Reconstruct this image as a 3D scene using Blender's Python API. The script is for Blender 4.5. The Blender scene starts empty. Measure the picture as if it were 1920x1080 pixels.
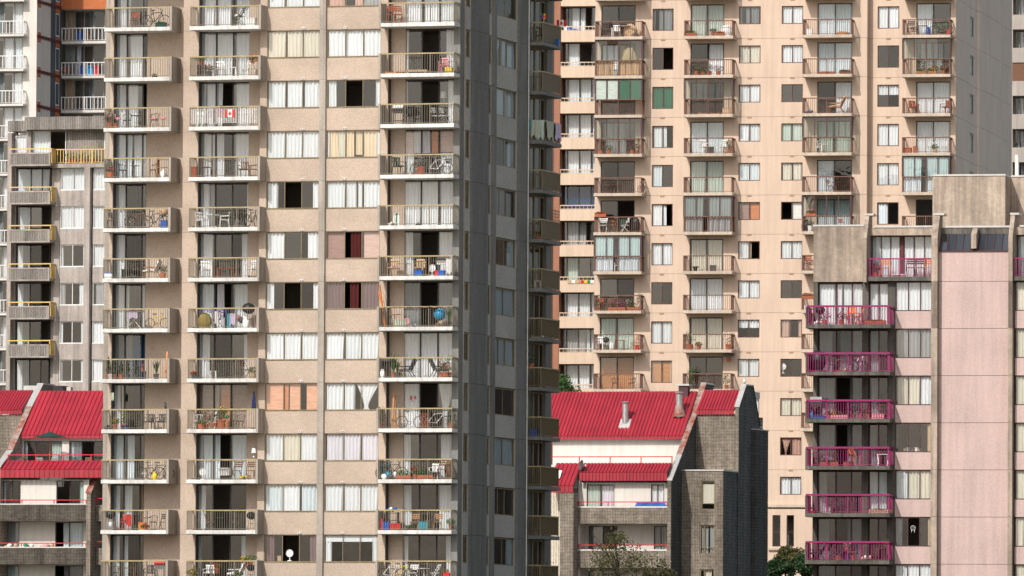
import bpy, math, random
from mathutils import Vector, Matrix
# ------------------------------------------------------------------ camera, sky, sun, exposure
S = bpy.context.scene
COL = S.collection
FPX, PITCH, ROLL, CAMZ = 16000.0, math.atan(760/16000.0), 0.0055, 5.0
SUN_AZ, SUN_EL = math.radians(28), math.radians(40)
F_ = Vector((0, math.cos(PITCH), math.sin(PITCH))); R0 = Vector((1, 0, 0)); U0 = Vector((0, -math.sin(PITCH), math.cos(PITCH)))
R_ = R0*math.cos(ROLL)+U0*math.sin(ROLL); U_ = U0*math.cos(ROLL)-R0*math.sin(ROLL)
cam = bpy.data.cameras.new('camera'); co = bpy.data.objects.new('camera', cam); COL.objects.link(co)
cam.sensor_width = 36; cam.lens = FPX/1920*36; cam.clip_start = 1; cam.clip_end = 6000
m = Matrix((R_, U_, -F_)).transposed().to_4x4(); m.translation = (0, 0, CAMZ); co.matrix_world = m
S.camera = co
W = bpy.data.worlds.new('World'); S.world = W; W.use_nodes = True
nt = W.node_tree; bg = nt.nodes['Background']; sk = nt.nodes.new('ShaderNodeTexSky'); sk.sky_type = 'NISHITA'
sk.sun_disc = False; sk.sun_elevation = SUN_EL; sk.sun_rotation = math.pi+SUN_AZ; sk.dust_density = 3.0; sk.air_density = 1.0
hs_ = nt.nodes.new('ShaderNodeHueSaturation'); hs_.inputs['Saturation'].default_value = .55; nt.links.new(sk.outputs[0], hs_.inputs['Color']); nt.links.new(hs_.outputs[0], bg.inputs[0]); bg.inputs[1].default_value = 0.15
sl = bpy.data.lights.new('sun', 'SUN'); sl.energy = 3.6; sl.angle = math.radians(0.6); sl.color = (1, .965, .91)
so = bpy.data.objects.new('sun', sl); COL.objects.link(so)
so.rotation_euler = Vector((math.sin(SUN_AZ)*math.cos(SUN_EL), math.cos(SUN_AZ)*math.cos(SUN_EL), -math.sin(SUN_EL))).to_track_quat('-Z', 'Y').to_euler()
so.location = (-100, -100, 200)
vs = S.view_settings; vs.view_transform = 'Standard'; vs.look = 'None'; vs.exposure = -0.06; vs.gamma = 1
S.cycles.max_bounces = 8; S.cycles.transparent_max_bounces = 16; S.cycles.use_denoising = True
rnd = random.Random(11)

# ------------------------------------------------------------------ materials
MAT = {}
def _m(name):
    x = bpy.data.materials.new(name); x.use_nodes = True; MAT[name] = x
    n = x.node_tree.nodes; l = x.node_tree.links; return x, n, l, n['Principled BSDF']
def _noise(n, l, src, scale, detail=4, rough=.6):
    t = n.new('ShaderNodeTexNoise'); t.inputs['Scale'].default_value = scale; t.inputs['Detail'].default_value = detail
    t.inputs['Roughness'].default_value = rough; l.new(src, t.inputs['Vector']); return t.outputs['Fac']
def _ramp(n, l, src, a, b, p0=.3, p1=.7):
    r = n.new('ShaderNodeValToRGB'); e = r.color_ramp.elements; e[0].position = p0; e[1].position = p1
    e[0].color = (*a, 1); e[1].color = (*b, 1); l.new(src, r.inputs[0]); return r.outputs[0]
def _mul(n, l, a, b, f=1.0, mode='MULTIPLY'):
    x = n.new('ShaderNodeMix'); x.data_type = 'RGBA'; x.blend_type = mode; x.inputs[0].default_value = f
    l.new(a, x.inputs[6]); l.new(b, x.inputs[7]); return x.outputs[2]
def _bump(n, l, src, bs, st=.4, dist=.02):
    b = n.new('ShaderNodeBump'); b.inputs['Strength'].default_value = st; b.inputs['Distance'].default_value = dist
    l.new(src, b.inputs['Height']); l.new(b.outputs[0], bs.inputs['Normal'])
def _pos(n, l, sc=(1, 1, 1), kind='pos'):
    if kind == 'pos': g = n.new('ShaderNodeNewGeometry').outputs['Position']
    else: g = n.new('ShaderNodeTexCoord').outputs['Object']
    mp = n.new('ShaderNodeMapping'); mp.inputs['Scale'].default_value = sc; l.new(g, mp.inputs[0]); return mp.outputs[0]
def sc3(c, k): return tuple(min(1, v*k) for v in c)
def masonry(name, col, speck=.25, sscale=22, stain=.3, rough=.9, bump=.5, streak=True, spec=.2):
    x, n, l, b = _m(name); p = _pos(n, l)
    c = _ramp(n, l, _noise(n, l, p, sscale, 3, .75), sc3(col, 1-speck), sc3(col, 1+speck), .35, .65)
    big = _ramp(n, l, _noise(n, l, p, .35, 5), (1-stain,)*3, (1, 1, 1), .25, .6); c = _mul(n, l, c, big)
    if streak:
        st = _ramp(n, l, _noise(n, l, _pos(n, l, (2.2, 2.2, .12)), 1.6, 4), (1-stain*.9,)*3, (1.04,)*3, .3, .62); c = _mul(n, l, c, st)
    l.new(c, b.inputs['Base Color']); b.inputs['Roughness'].default_value = rough; b.inputs['Specular IOR Level'].default_value = spec
    _bump(n, l, _noise(n, l, p, sscale, 3, .8), b, bump, .015); return x
def plain(name, col, rough=.6, var=.12, metal=0, spec=.4, vs_=3.0, objvar=0):
    x, n, l, b = _m(name)
    c = _ramp(n, l, _noise(n, l, _pos(n, l), vs_, 4), sc3(col, 1-var), sc3(col, 1+var*.6), .3, .7)
    if objvar:
        oi = n.new('ShaderNodeObjectInfo'); r = _ramp(n, l, oi.outputs['Random'], (1-objvar,)*3, (1, 1, 1), 0, 1); c = _mul(n, l, c, r)
    l.new(c, b.inputs['Base Color']); b.inputs['Roughness'].default_value = rough; b.inputs['Metallic'].default_value = metal
    b.inputs['Specular IOR Level'].default_value = spec; return x
def ribbed(name, col, period, joint=0.2, stain=.45, axis='X', amt=.35):
    x, n, l, b = _m(name); p = _pos(n, l)
    w = n.new('ShaderNodeTexWave'); w.bands_direction = axis; w.inputs['Scale'].default_value = math.tau/20/period
    w.inputs['Distortion'].default_value = .6; w.inputs['Detail Scale'].default_value = 3
    l.new(_pos(n, l, (1, 1, 1), 'obj'), w.inputs[0])
    c = _ramp(n, l, _noise(n, l, p, 9, 4, .7), sc3(col, .72), sc3(col, 1.2), .3, .7)
    c = _mul(n, l, c, _ramp(n, l, w.outputs['Fac'], (1-amt,)*3, (1.06,)*3, .1, .6))
    if joint:
        z = n.new('ShaderNodeTexWave'); z.bands_direction = 'Z'; z.inputs['Scale'].default_value = math.tau/20/joint; z.inputs['Distortion'].default_value = 0
        l.new(_pos(n, l, (1, 1, 1), 'obj'), z.inputs[0]); c = _mul(n, l, c, _ramp(n, l, z.outputs['Fac'], (.74,)*3, (1, 1, 1), .03, .16))
        bk = _ramp(n, l, _noise(n, l, _pos(n, l, (2.5, 2.5, 5)), 1, 2), (.75,)*3, (1.1,)*3, .35, .65); c = _mul(n, l, c, bk)
    c = _mul(n, l, c, _ramp(n, l, _noise(n, l, _pos(n, l, (1.5, 1.5, .2)), 1, 4), (1-stain,)*3, (1.05,)*3, .3, .65))
    l.new(c, b.inputs['Base Color']); b.inputs['Roughness'].default_value = .9; b.inputs['Specular IOR Level'].default_value = .15
    _bump(n, l, w.outputs['Fac'], b, .7, .05); return x
def fabric(name, col, trans=.15, var=.1, objvar=.12):
    x, n, l, b = _m(name)
    c = _ramp(n, l, _noise(n, l, _pos(n, l, (6, 6, .4)), 2, 3), sc3(col, 1-var), sc3(col, 1+var*.4), .3, .7)
    oi = n.new('ShaderNodeObjectInfo'); c = _mul(n, l, c, _ramp(n, l, oi.outputs['Random'], (1-objvar, 1-objvar*.8, 1-objvar*.9), (1, 1, 1), 0, 1))
    l.new(c, b.inputs['Base Color']); b.inputs['Roughness'].default_value = .85; b.inputs['Specular IOR Level'].default_value = .1
    if trans:
        t = n.new('ShaderNodeBsdfTranslucent'); l.new(c, t.inputs[0]); mx = n.new('ShaderNodeMixShader'); mx.inputs[0].default_value = trans
        l.new(b.outputs[0], mx.inputs[1]); l.new(t.outputs[0], mx.inputs[2]); l.new(mx.outputs[0], n['Material Output'].inputs[0])
    return x
def louvre(name, col, period=.06, amt=.3, objvar=.1):
    x, n, l, b = _m(name)
    w = n.new('ShaderNodeTexWave'); w.bands_direction = 'Z'; w.inputs['Scale'].default_value = math.tau/20/period; w.inputs['Distortion'].default_value = .3
    l.new(_pos(n, l, (1, 1, 1), 'obj'), w.inputs[0])
    c = _ramp(n, l, w.outputs['Fac'], sc3(col, 1-amt), sc3(col, 1.1), .1, .8)
    c = _mul(n, l, c, _ramp(n, l, _noise(n, l, _pos(n, l, (1, 1, 6)), 2, 3), (.8,)*3, (1.1,)*3))
    l.new(c, b.inputs['Base Color']); b.inputs['Roughness'].default_value = .6; return x
def glass(name, refl=.13, tint=(.975, .98, .985), rough=.015, vary=.5):
    x, n, l, b = _m(name); n.remove(b)
    t = n.new('ShaderNodeBsdfTransparent'); t.inputs[0].default_value = (*tint, 1)
    g = n.new('ShaderNodeBsdfGlossy'); g.inputs['Roughness'].default_value = rough
    bp = n.new('ShaderNodeBump'); bp.inputs['Strength'].default_value = .06; bp.inputs['Distance'].default_value = .05
    l.new(_noise(n, l, _pos(n, l), 1.1, 2), bp.inputs['Height']); l.new(bp.outputs[0], g.inputs['Normal'])
    lw = n.new('ShaderNodeLayerWeight'); lw.inputs[0].default_value = .25
    oi = n.new('ShaderNodeObjectInfo')
    mr = n.new('ShaderNodeMapRange'); mr.inputs[3].default_value = refl*(1-vary); mr.inputs[4].default_value = refl*(1+vary); l.new(oi.outputs['Random'], mr.inputs[0])
    ad = n.new('ShaderNodeMath'); ad.operation = 'MULTIPLY_ADD'; l.new(lw.outputs['Fresnel'], ad.inputs[0]); ad.inputs[1].default_value = .8; l.new(mr.outputs[0], ad.inputs[2])
    mx = n.new('ShaderNodeMixShader'); l.new(ad.outputs[0], mx.inputs[0]); l.new(t.outputs[0], mx.inputs[1]); l.new(g.outputs[0], mx.inputs[2])
    l.new(mx.outputs[0], n['Material Output'].inputs[0]); return x
def foliage(name, a, b2, trans=.25):
    x, n, l, b = _m(name); c = _ramp(n, l, _noise(n, l, _pos(n, l), 3.5, 3), a, b2, .35, .65)
    l.new(c, b.inputs['Base Color']); b.inputs['Roughness'].default_value = .6
    t = n.new('ShaderNodeBsdfTranslucent'); l.new(c, t.inputs[0]); mx = n.new('ShaderNodeMixShader'); mx.inputs[0].default_value = trans
    l.new(b.outputs[0], mx.inputs[1]); l.new(t.outputs[0], mx.inputs[2]); l.new(mx.outputs[0], n['Material Output'].inputs[0]); return x
masonry('pebble', (.485, .385, .308), .15, 15, .22, streak=False)
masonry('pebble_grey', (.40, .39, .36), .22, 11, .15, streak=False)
masonry('conc', (.40, .35, .30), .1, 9, .3)
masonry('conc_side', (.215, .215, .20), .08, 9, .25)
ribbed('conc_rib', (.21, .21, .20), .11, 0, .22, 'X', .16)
masonry('slab_white', (.70, .68, .65), .08, 6, .28, streak=True)
masonry('cream', (.61, .465, .36), .04, 14, .10, bump=.15)
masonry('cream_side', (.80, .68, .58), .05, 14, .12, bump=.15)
masonry('cream_slab', (.55, .45, .36), .06, 8, .2)
masonry('parapet_cream', (.64, .49, .365), .04, 10, .1, bump=.1)
masonry('pink', (.55, .41, .375), .09, 12, .12, bump=.5)
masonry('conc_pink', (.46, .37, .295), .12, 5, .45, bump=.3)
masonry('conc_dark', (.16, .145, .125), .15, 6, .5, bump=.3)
masonry('grey_conc', (.46, .40, .36), .1, 7, .35)
ribbed('grey_rib', (.36, .32, .285), .13, 0, .5, 'X', .45)
masonry('white_wall', (.66, .62, .57), .04, 10, .1, bump=.1)
masonry('slate', (.10, .12, .145), .15, 8, .25)
masonry('orange_brick', (.52, .17, .07), .15, 20, .15)
masonry('brown_brick', (.36, .17, .11), .15, 20, .15)
masonry('tan_brick', (.55, .36, .24), .15, 20, .15)
masonry('far_grey', (.42, .37, .33), .06, 9, .2)
masonry('dark_red', (.14, .05, .05), .1, 8, .2)
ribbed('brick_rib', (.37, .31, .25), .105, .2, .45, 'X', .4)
ribbed('brick_char', (.14, .14, .135), .105, .2, .3, 'X', .3)  # darker copy of the ribbed brick, flank shade put into its colour
ribbed('brick_dark', (.17, .145, .12), .105, .2, .5, 'X', .4)
ribbed('pale_rib', (.70, .62, .50), .16, 0, .1, 'X', .2)
plain('coping', (.55, .53, .50), .45, .15, .3)
def rusty():
    x, n, l, b = _m('rust'); c = _ramp(n, l, _noise(n, l, _pos(n, l), 2.2, 6, .7), (.25, .06, .03), (.34, .30, .27), .42, .62)
    l.new(c, b.inputs['Base Color']); b.inputs['Roughness'].default_value = .75
rusty()
plain('roof_red', (.38, .02, .036), .42, .16, 0, .5, .7, .16)
plain('rail_red', (.55, .02, .03), .45)
plain('magenta', (.28, .013, .105), .45, .12)
plain('rail_gold', (.36, .285, .15), .5, .2)
plain('rail_post', (.17, .14, .10), .55, .2)
plain('rail_brown', (.155, .075, .05), .55, .2)
plain('rail_white', (.75, .73, .70), .5)
plain('rail_yellow', (.66, .46, .15), .5, .1)
plain('fr_dark', (.035, .033, .03), .5)
plain('fr_gold', (.22, .17, .09), .5)
plain('fr_brown', (.10, .042, .03), .5)
plain('fr_grey', (.30, .29, .28), .5)
plain('fr_plum', (.075, .03, .035), .5)
plain('interior', (.20, .18, .16), .9)
plain('interior_floor', (.13, .10, .08), .8)
plain('vent_white', (.75, .73, .70), .5)
plain('vent_tan', (.38, .25, .16), .6)
plain('steel', (.55, .54, .53), .35, .2, .7)
plain('black', (.02, .02, .022), .5)
plain('dgrey', (.07, .07, .075), .6)
plain('white', (.82, .81, .79), .5, .05)
plain('wood', (.42, .20, .08), .6, .3, vs_=9)
plain('dwood', (.16, .07, .035), .6, .3, vs_=9)
plain('redwood', (.33, .07, .03), .6, .3, vs_=9)
plain('orange', (.75, .22, .04), .5)
plain('red', (.62, .02, .02), .5)
plain('blue', (.01, .10, .42), .45)
plain('teal', (.03, .28, .36), .45)
plain('ballblue', (.01, .28, .52), .3)
plain('yellow', (.78, .55, .03), .5)
plain('dgreen', (.012, .05, .035), .6)
plain('green', (.03, .22, .08), .5)
plain('pinkp', (.75, .30, .33), .6)
plain('terracotta', (.42, .12, .055), .8)
plain('tan', (.52, .36, .22), .8)
plain('navy', (.01, .02, .10), .7)
plain('olive', (.28, .21, .05), .8, .3)
plain('lilac', (.55, .46, .60), .8)
plain('sheetgreen', (.42, .46, .36), .8)
plain('tarpblue', (.02, .11, .45), .5, .3)
for nm, c, tr in (('c_white', (.77, .785, .80), .12), ('c_cream', (.74, .69, .58), .15), ('c_blue', (.70, .76, .79), .12), ('c_lav', (.72, .69, .74), .12),
                  ('c_mauve', (.22, .14, .145), .15), ('c_red', (.085, .02, .02), .05), ('c_green', (.012, .16, .085), .1), ('c_yellow', (.74, .61, .43), .1),
                  ('c_pink', (.66, .42, .34), .15), ('c_grey', (.40, .40, .40), .1), ('c_tan', (.58, .42, .28), .1), ('c_deepblue', (.01, .07, .20), .1),
                  ('c_lightgreen', (.55, .63, .56), .1), ('c_sheer', (.24, .265, .275), .2), ('c_dark', (.06, .03, .03), 0)):
    fabric(nm, c, tr*.6)
louvre('b_brown', (.34, .20, .165)); louvre('b_pink', (.62, .42, .36)); louvre('b_orange', (.60, .20, .06)); louvre('b_copper', (.66, .36, .23), .05, .12)
louvre('b_white', (.78, .77, .73), .07, .25); louvre('b_dark', (.05, .055, .06), .07, .4); louvre('b_bamboo', (.50, .22, .07), .05, .35); louvre('b_taupe', (.36, .26, .21), .05, .1)
glass('glass', .075); glass('glass_shade', .05, (.88, .92, .94)); glass('glass_encl', .055, (.80, .86, .84)); glass('glass_smoke', .06, (.17, .18, .14), .1)
glass('glass_sky', .3, (.3, .36, .38), .12)
def sheet():
    x, n, l, b = _m('plastic_sheet'); b.inputs['Base Color'].default_value = (.75, .73, .72, 1); b.inputs['Roughness'].default_value = .3
    t = n.new('ShaderNodeBsdfTransparent'); mx = n.new('ShaderNodeMixShader'); mx.inputs[0].default_value = .68
    l.new(b.outputs[0], mx.inputs[1]); l.new(t.outputs[0], mx.inputs[2]); l.new(mx.outputs[0], n['Material Output'].inputs[0])
sheet()
foliage('leaf', (.03, .085, .018), (.085, .17, .035)); foliage('leaf_dark', (.012, .04, .012), (.04, .09, .022)); foliage('leaf_rust', (.10, .055, .015), (.22, .11, .03)); foliage('leaf_olive', (.045, .065, .018), (.15, .125, .04))
for nm, c in (('f_red', (.65, .01, .02)), ('f_pink', (.70, .08, .28)), ('f_mag', (.62, .02, .30)), ('f_yellow', (.85, .50, .02)), ('f_white', (.8, .78, .74)), ('f_purple', (.16, .04, .30)), ('f_orange', (.80, .18, .02))):
    fabric(nm, c, .2)
plain('bark', (.10, .075, .05), .9, .3)
masonry('beach', (.50, .44, .35), .12, 1.5, .2, bump=.2, streak=False)  # unseen foreground, made pale as bounce fill for the fronts
masonry('ground', (.07, .075, .05), .3, 1.5, .4, bump=.2, streak=False)

# ------------------------------------------------------------------ mesh helpers
class MB:
    def __init__(s): s.v = []; s.f = []
    def face(s, pts):
        n = len(s.v); s.v += [tuple(p) for p in pts]; s.f.append(tuple(range(n, n+len(pts)))); return s
    def box(s, x0, x1, y0, y1, z0, z1):
        n = len(s.v)
        s.v += [(x0, y0, z0), (x1, y0, z0), (x1, y1, z0), (x0, y1, z0), (x0, y0, z1), (x1, y0, z1), (x1, y1, z1), (x0, y1, z1)]
        s.f += [tuple(n+i for i in q) for q in ((0, 3, 2, 1), (4, 5, 6, 7), (0, 1, 5, 4), (1, 2, 6, 5), (2, 3, 7, 6), (3, 0, 4, 7))]; return s
    def prism(s, prof, x0, x1):          # profile of (y,z) points swept along x
        n = len(s.v); k = len(prof)
        s.v += [(x0, y, z) for y, z in prof]+[(x1, y, z) for y, z in prof]
        s.f.append(tuple(range(n+k-1, n-1, -1))); s.f.append(tuple(range(n+k, n+2*k)))
        for i in range(k): j = (i+1) % k; s.f.append((n+i, n+j, n+k+j, n+k+i))
        return s
    def prismz(s, prof, z0, z1):         # profile of (x,y) points swept along z
        n = len(s.v); k = len(prof)
        s.v += [(x, y, z0) for x, y in prof]+[(x, y, z1) for x, y in prof]
        s.f.append(tuple(range(n+k-1, n-1, -1))); s.f.append(tuple(range(n+k, n+2*k)))
        for i in range(k): j = (i+1) % k; s.f.append((n+i, n+j, n+k+j, n+k+i))
        return s
    def tube(s, pts, r, n=6, r1=None):
        pts = [Vector(p) for p in pts]; base = len(s.v); m = len(pts)
        for i, p in enumerate(pts):
            d = (pts[min(i+1, m-1)]-pts[max(i-1, 0)]).normalized(); a = d.orthogonal().normalized(); b = d.cross(a)
            if i and abs(d.z) < .99: a = Vector((0, 0, 1)).cross(d).normalized() if d.xy.length > .01 else a; b = d.cross(a)
            elif i == 0 and abs(d.z) < .99 and d.xy.length > .01: a = Vector((0, 0, 1)).cross(d).normalized(); b = d.cross(a)
            rr = r if r1 is None else r+(r1-r)*i/(m-1)
            s.v += [tuple(p+(a*math.cos(t)+b*math.sin(t))*rr) for t in (math.tau*j/n for j in range(n))]
        for i in range(m-1):
            for j in range(n): k = (j+1) % n; s.f.append((base+i*n+j, base+i*n+k, base+(i+1)*n+k, base+(i+1)*n+j))
        s.f.append(tuple(range(base+n-1, base-1, -1))); s.f.append(tuple(range(base+(m-1)*n, base+m*n))); return s
    def lathe(s, prof, c=(0, 0, 0), n=12):
        base = len(s.v); m = len(prof)
        for r, z in prof: s.v += [(c[0]+r*math.cos(math.tau*j/n), c[1]+r*math.sin(math.tau*j/n), c[2]+z) for j in range(n)]
        for i in range(m-1):
            for j in range(n): k = (j+1) % n; s.f.append((base+i*n+j, base+i*n+k, base+(i+1)*n+k, base+(i+1)*n+j))
        s.f.append(tuple(range(base+n-1, base-1, -1))); s.f.append(tuple(range(base+(m-1)*n, base+m*n))); return s
    def ball(s, c, rx, ry, rz, n=12, m=8, jit=0, rg=None):
        prof = [(math.sin(math.pi*i/m), -math.cos(math.pi*i/m)) for i in range(m+1)]; base = len(s.v)
        for r, z in prof:
            for j in range(n):
                q = 1+(rg.uniform(-jit, jit) if rg else 0); t = math.tau*j/n
                s.v.append((c[0]+rx*q*r*math.cos(t), c[1]+ry*q*r*math.sin(t), c[2]+rz*q*z))
        for i in range(m):
            for j in range(n): k = (j+1) % n; s.f.append((base+i*n+j, base+i*n+k, base+(i+1)*n+k, base+(i+1)*n+j))
        return s
    def ring(s, c, r, t, n=20, k=5):     # wheel ring in the x-z plane
        base = len(s.v)
        for i in range(n):
            a = math.tau*i/n
            for j in range(k):
                b = math.tau*j/k; q = r+t*math.cos(b); s.v.append((c[0]+q*math.cos(a), c[1]+t*math.sin(b), c[2]+q*math.sin(a)))
        for i in range(n):
            for j in range(k): i2 = (i+1) % n; j2 = (j+1) % k; s.f.append((base+i*k+j, base+i*k+j2, base+i2*k+j2, base+i2*k+j))
        return s
    def mesh(s, name='m', smooth=False):
        me = bpy.data.meshes.new(name); me.from_pydata(s.v, [], s.f); me.materials.append(None)
        if smooth: me.polygons.foreach_set('use_smooth', [True]*len(me.polygons))
        me.update(); return me
CACHE = {}
def cached(key, fn, smooth=False):
    if key not in CACHE: CACHE[key] = fn().mesh('m', smooth)
    return CACHE[key]
def obj(name, me, mat, parent=None, loc=(0, 0, 0), rz=0, smooth=False):
    if isinstance(me, MB): me = me.mesh(name, smooth)
    o = bpy.data.objects.new(name, me); COL.objects.link(o); o.location = loc; o.rotation_euler = (0, 0, rz); o.parent = parent
    o.material_slots[0].link = 'OBJECT'; o.material_slots[0].material = MAT[mat]; return o
def tag(o, label, cat, group=None, kind=None):
    o['label'] = label
    if cat: o['category'] = cat
    if group: o['group'] = group
    if kind: o['kind'] = kind
    return o
def empty(name, label, cat, loc, rz=0, group=None, sc=1):
    o = bpy.data.objects.new(name, None); COL.objects.link(o); o.location = loc; o.rotation_euler = (0, 0, rz); o.scale = (sc,)*3
    o.empty_display_size = .2; return tag(o, label, cat, group)
def grid_wall(x0, x1, z0, z1, holes, th, y0=0, mb=None):
    mb = mb or MB(); X = sorted({x0, x1, *[h[0] for h in holes], *[h[1] for h in holes]}); Z = sorted({z0, z1, *[h[2] for h in holes], *[h[3] for h in holes]})
    X = [x for x in X if x0 <= x <= x1]; Z = [z for z in Z if z0 <= z <= z1]
    def solid(i, j):
        if not (0 <= i < len(X)-1 and 0 <= j < len(Z)-1): return False
        cx, cz = (X[i]+X[i+1])/2, (Z[j]+Z[j+1])/2
        return not any(h[0] < cx < h[1] and h[2] < cz < h[3] for h in holes)
    a, b = y0, y0+th
    for i in range(len(X)-1):
        for j in range(len(Z)-1):
            if not solid(i, j): continue
            p, q, r, s = X[i], X[i+1], Z[j], Z[j+1]
            mb.face([(p, a, r), (q, a, r), (q, a, s), (p, a, s)]); mb.face([(q, b, r), (p, b, r), (p, b, s), (q, b, s)])
            if not solid(i-1, j): mb.face([(p, b, r), (p, a, r), (p, a, s), (p, b, s)])
            if not solid(i+1, j): mb.face([(q, a, r), (q, b, r), (q, b, s), (q, a, s)])
            if not solid(i, j-1): mb.face([(p, b, r), (q, b, r), (q, a, r), (p, a, r)])
            if not solid(i, j+1): mb.face([(p, a, s), (q, a, s), (q, b, s), (p, b, s)])
    return mb
def ray(px, py): return F_+R_*((px-960)/FPX)+U_*((540-py)/FPX)
class Bld:
    """a building frame: x along the front, y into the building, z up from its base"""
    def __init__(s, name, label, cat, px, py, D, a, zb):
        d = ray(px, py); s.a = math.radians(a); s.o = Vector((d.x*D/d.y, D, zb)); s.zb = zb
        s.root = empty(name, label, cat, s.o, -s.a)
        s.ex = Vector((math.cos(s.a), -math.sin(s.a), 0)); s.ey = Vector((math.sin(s.a), math.cos(s.a), 0))
    def hit(s, px, py, axis, val):
        d = ray(px, py); c = Vector((0, 0, CAMZ))-s.o
        if axis == 'w': t = (val-c.dot(s.ey))/d.dot(s.ey)
        else: t = (val-c.dot(s.ex))/d.dot(s.ex)
        p = c+d*t; return p.dot(s.ex), p.dot(s.ey), p.z
    def U(s, px, py, w=0): return s.hit(px, py, 'w', w)[0]
    def Z(s, px, py, w=0): return s.hit(px, py, 'w', w)[2]
    def V(s, px, py, u): return s.hit(px, py, 'u', u)[1]
    def world(s, u, w, z): return s.o+s.ex*u+s.ey*w+Vector((0, 0, z))
    def part(s, name, me, mat, loc=(0, 0, 0), rz=0, smooth=False): return obj(name, me, mat, s.root, loc, rz, smooth)
HP = math.pi/2
def fl(side, s, d, z, u1=0):             # facade coords (along, inward, up) -> building coords
    return ((s, d, z), 0) if not side else ((u1-d, s, z), HP)
# ------------------------------------------------------------------ windows
def curtain(w, h, style, var):
    def mk():
        g = random.Random(var*77+int(w*100)); mb = MB(); per = .2 if style == 'p' else .09; n = max(3, int(w/per*4)); ph = g.random()*6; am = .08 if style == 'p' else .02
        sk_ = g.uniform(-.04, .04)*w; rows = 4
        if style == 'flat': mb.box(0, w, 0, .012, 0, h); return mb
        for j in range(rows+1):
            zz = h*j/rows; k = 1.15-.4*j/rows
            for i in range(n+1):
                x = w*i/n; sq = sk_*(1-j/rows)*(x/w)
                y = am*k*math.sin(math.tau*x/per+ph+.9*math.sin(x*3.1+ph)+.25*j*math.sin(x*5))+.01*math.sin(x*2+j)
                mb.v.append((min(max(x+sq, 0), w), y, zz+(g.uniform(-.012, .012) if j == 0 else 0)))
        for j in range(rows):
            for i in range(n): a = j*(n+1)+i; mb.f.append((a, a+1, a+n+2, a+n+1))
        return mb
    return cached(('cur', round(w, 2), round(h, 2), style, var), mk, style == 'p')
def tied(w, h):                          # a curtain gathered to one side
    def mk():
        mb = MB(); n = 26; rows = 10
        for j in range(rows+1):
            t = j/rows; wid = w*(.16+.84*max(0, (t-.12)/.88)**1.3) if t > .12 else w*(.16+.12*(1-t/.12))
            for i in range(n+1):
                x = i/n; mb.v.append((w*.42*(1-(wid/w))+wid*x, .03*math.sin(x*26+t*3), h*t))
        for j in range(rows):
            for i in range(n): a = j*(n+1)+i; mb.f.append((a, a+1, a+n+2, a+n+1))
        return mb
    return cached(('tied', round(w, 2), round(h, 2)), mk, True)
def window(b, loc, rz, w, h, mull, segs, opens=(), fr='fr_dark', gl='glass', fw=.045, dep=.08, hor=None, sill=None, name='window', cd=.13, mw=None):
    """frame part with panes and curtains as its sub-parts; loc is the lower left outer corner"""
    mw = mw or fw; cuts = [0]+[w*q for q in mull]+[w]
    def mk():
        mb = MB(); mb.box(0, fw, 0, dep, 0, h).box(w-fw, w, 0, dep, 0, h).box(fw, w-fw, 0, dep, 0, fw).box(fw, w-fw, 0, dep, h-fw, h)
        for q in mull: mb.box(w*q-mw/2, w*q+mw/2, .008, dep-.008, fw, h-fw)
        if hor:
            for i in range(len(cuts)-1): mb.box(cuts[i]+fw if i == 0 else cuts[i]+mw/2, cuts[i+1]-fw if i == len(cuts)-2 else cuts[i+1]-mw/2, .012, dep-.012, h*hor-.02, h*hor+.02)
        return mb
    f = b.part(name, cached(('fr', round(w, 3), round(h, 3), tuple(mull), fw, mw, dep, hor), mk), fr, loc, rz)
    for i in range(len(cuts)-1):
        if i in opens: continue
        a, c = cuts[i]+(fw if i == 0 else mw/2), cuts[i+1]-(fw if i == len(cuts)-2 else mw/2)
        pw = c-a; ph = h-2*fw
        obj('pane', cached(('pane', round(pw, 3), round(ph, 3)), lambda: MB().face([(0, 0, 0), (pw, 0, 0), (pw, 0, ph), (0, 0, ph)])), gl, f, (a, dep*(.35+.3*(i % 2)), fw))
    for q in segs:
        f0, f1, mt = q[:3]; h0, h1 = (q[3], q[4]) if len(q) > 4 else (0, 1); style = q[5] if len(q) > 5 else ('flat' if mt[:2] == 'b_' else 'p')
        x0, x1 = max(.02, f0*w), min(w-.02, f1*w); z0, z1 = max(.02, h0*h), min(h-.02, h1*h)
        me = tied(x1-x0, z1-z0) if style == 'tied' else curtain(x1-x0, z1-z0, style, rnd.randrange(3))
        obj('blind' if mt[:2] == 'b_' else 'curtain', me, mt, f, (x0, cd+rnd.uniform(0, .05), z0))
    if sill: obj('sill', cached(('sill', round(w, 3)), lambda: MB().box(-.03, w+.03, -.05, .06, -.06, 0)), sill, f)
    return f
def railing(x0, x1, dep, h, sides='lr', step=.135, t=.022, post=.045, posts=None, y0=None, bot=.09):
    """balusters and posts as one mesh, the top rail as another"""
    y0 = -dep; a, c = MB(), MB(); posts = posts or []
    def run(p, q, axis):
        n = max(1, round((q-p)/step))
        for i in range(1, n):
            s = p+(q-p)*i/n
            if axis == 'x': a.box(s-t/2, s+t/2, y0+.02, y0+.02+t, bot, h-.04)
            else: a.box(axis[0]-t/2, axis[0]+t/2, s-t/2, s+t/2, bot, h-.04)
    run(x0, x1, 'x'); a.box(x0, x1, y0+.015, y0+.05, bot-.03, bot)
    for s in [x0+post/2, x1-post/2]+posts: a.box(s-post/2, s+post/2, y0+.012, y0+.012+post, 0, h-.03)
    c.box(x0-.01, x1+.01, y0-.005, y0+.065, h-.045, h+.025)
    for k, xx in (('l', x0+.03), ('r', x1-.03)):
        if k in sides:
            run(y0+.05, 0, (xx,)); a.box(xx-.015, xx+.015, y0+.05, 0, bot-.03, bot); c.box(xx-.035, xx+.035, y0+.065, 0, h-.045, h+.025)
    return a, c
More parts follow.
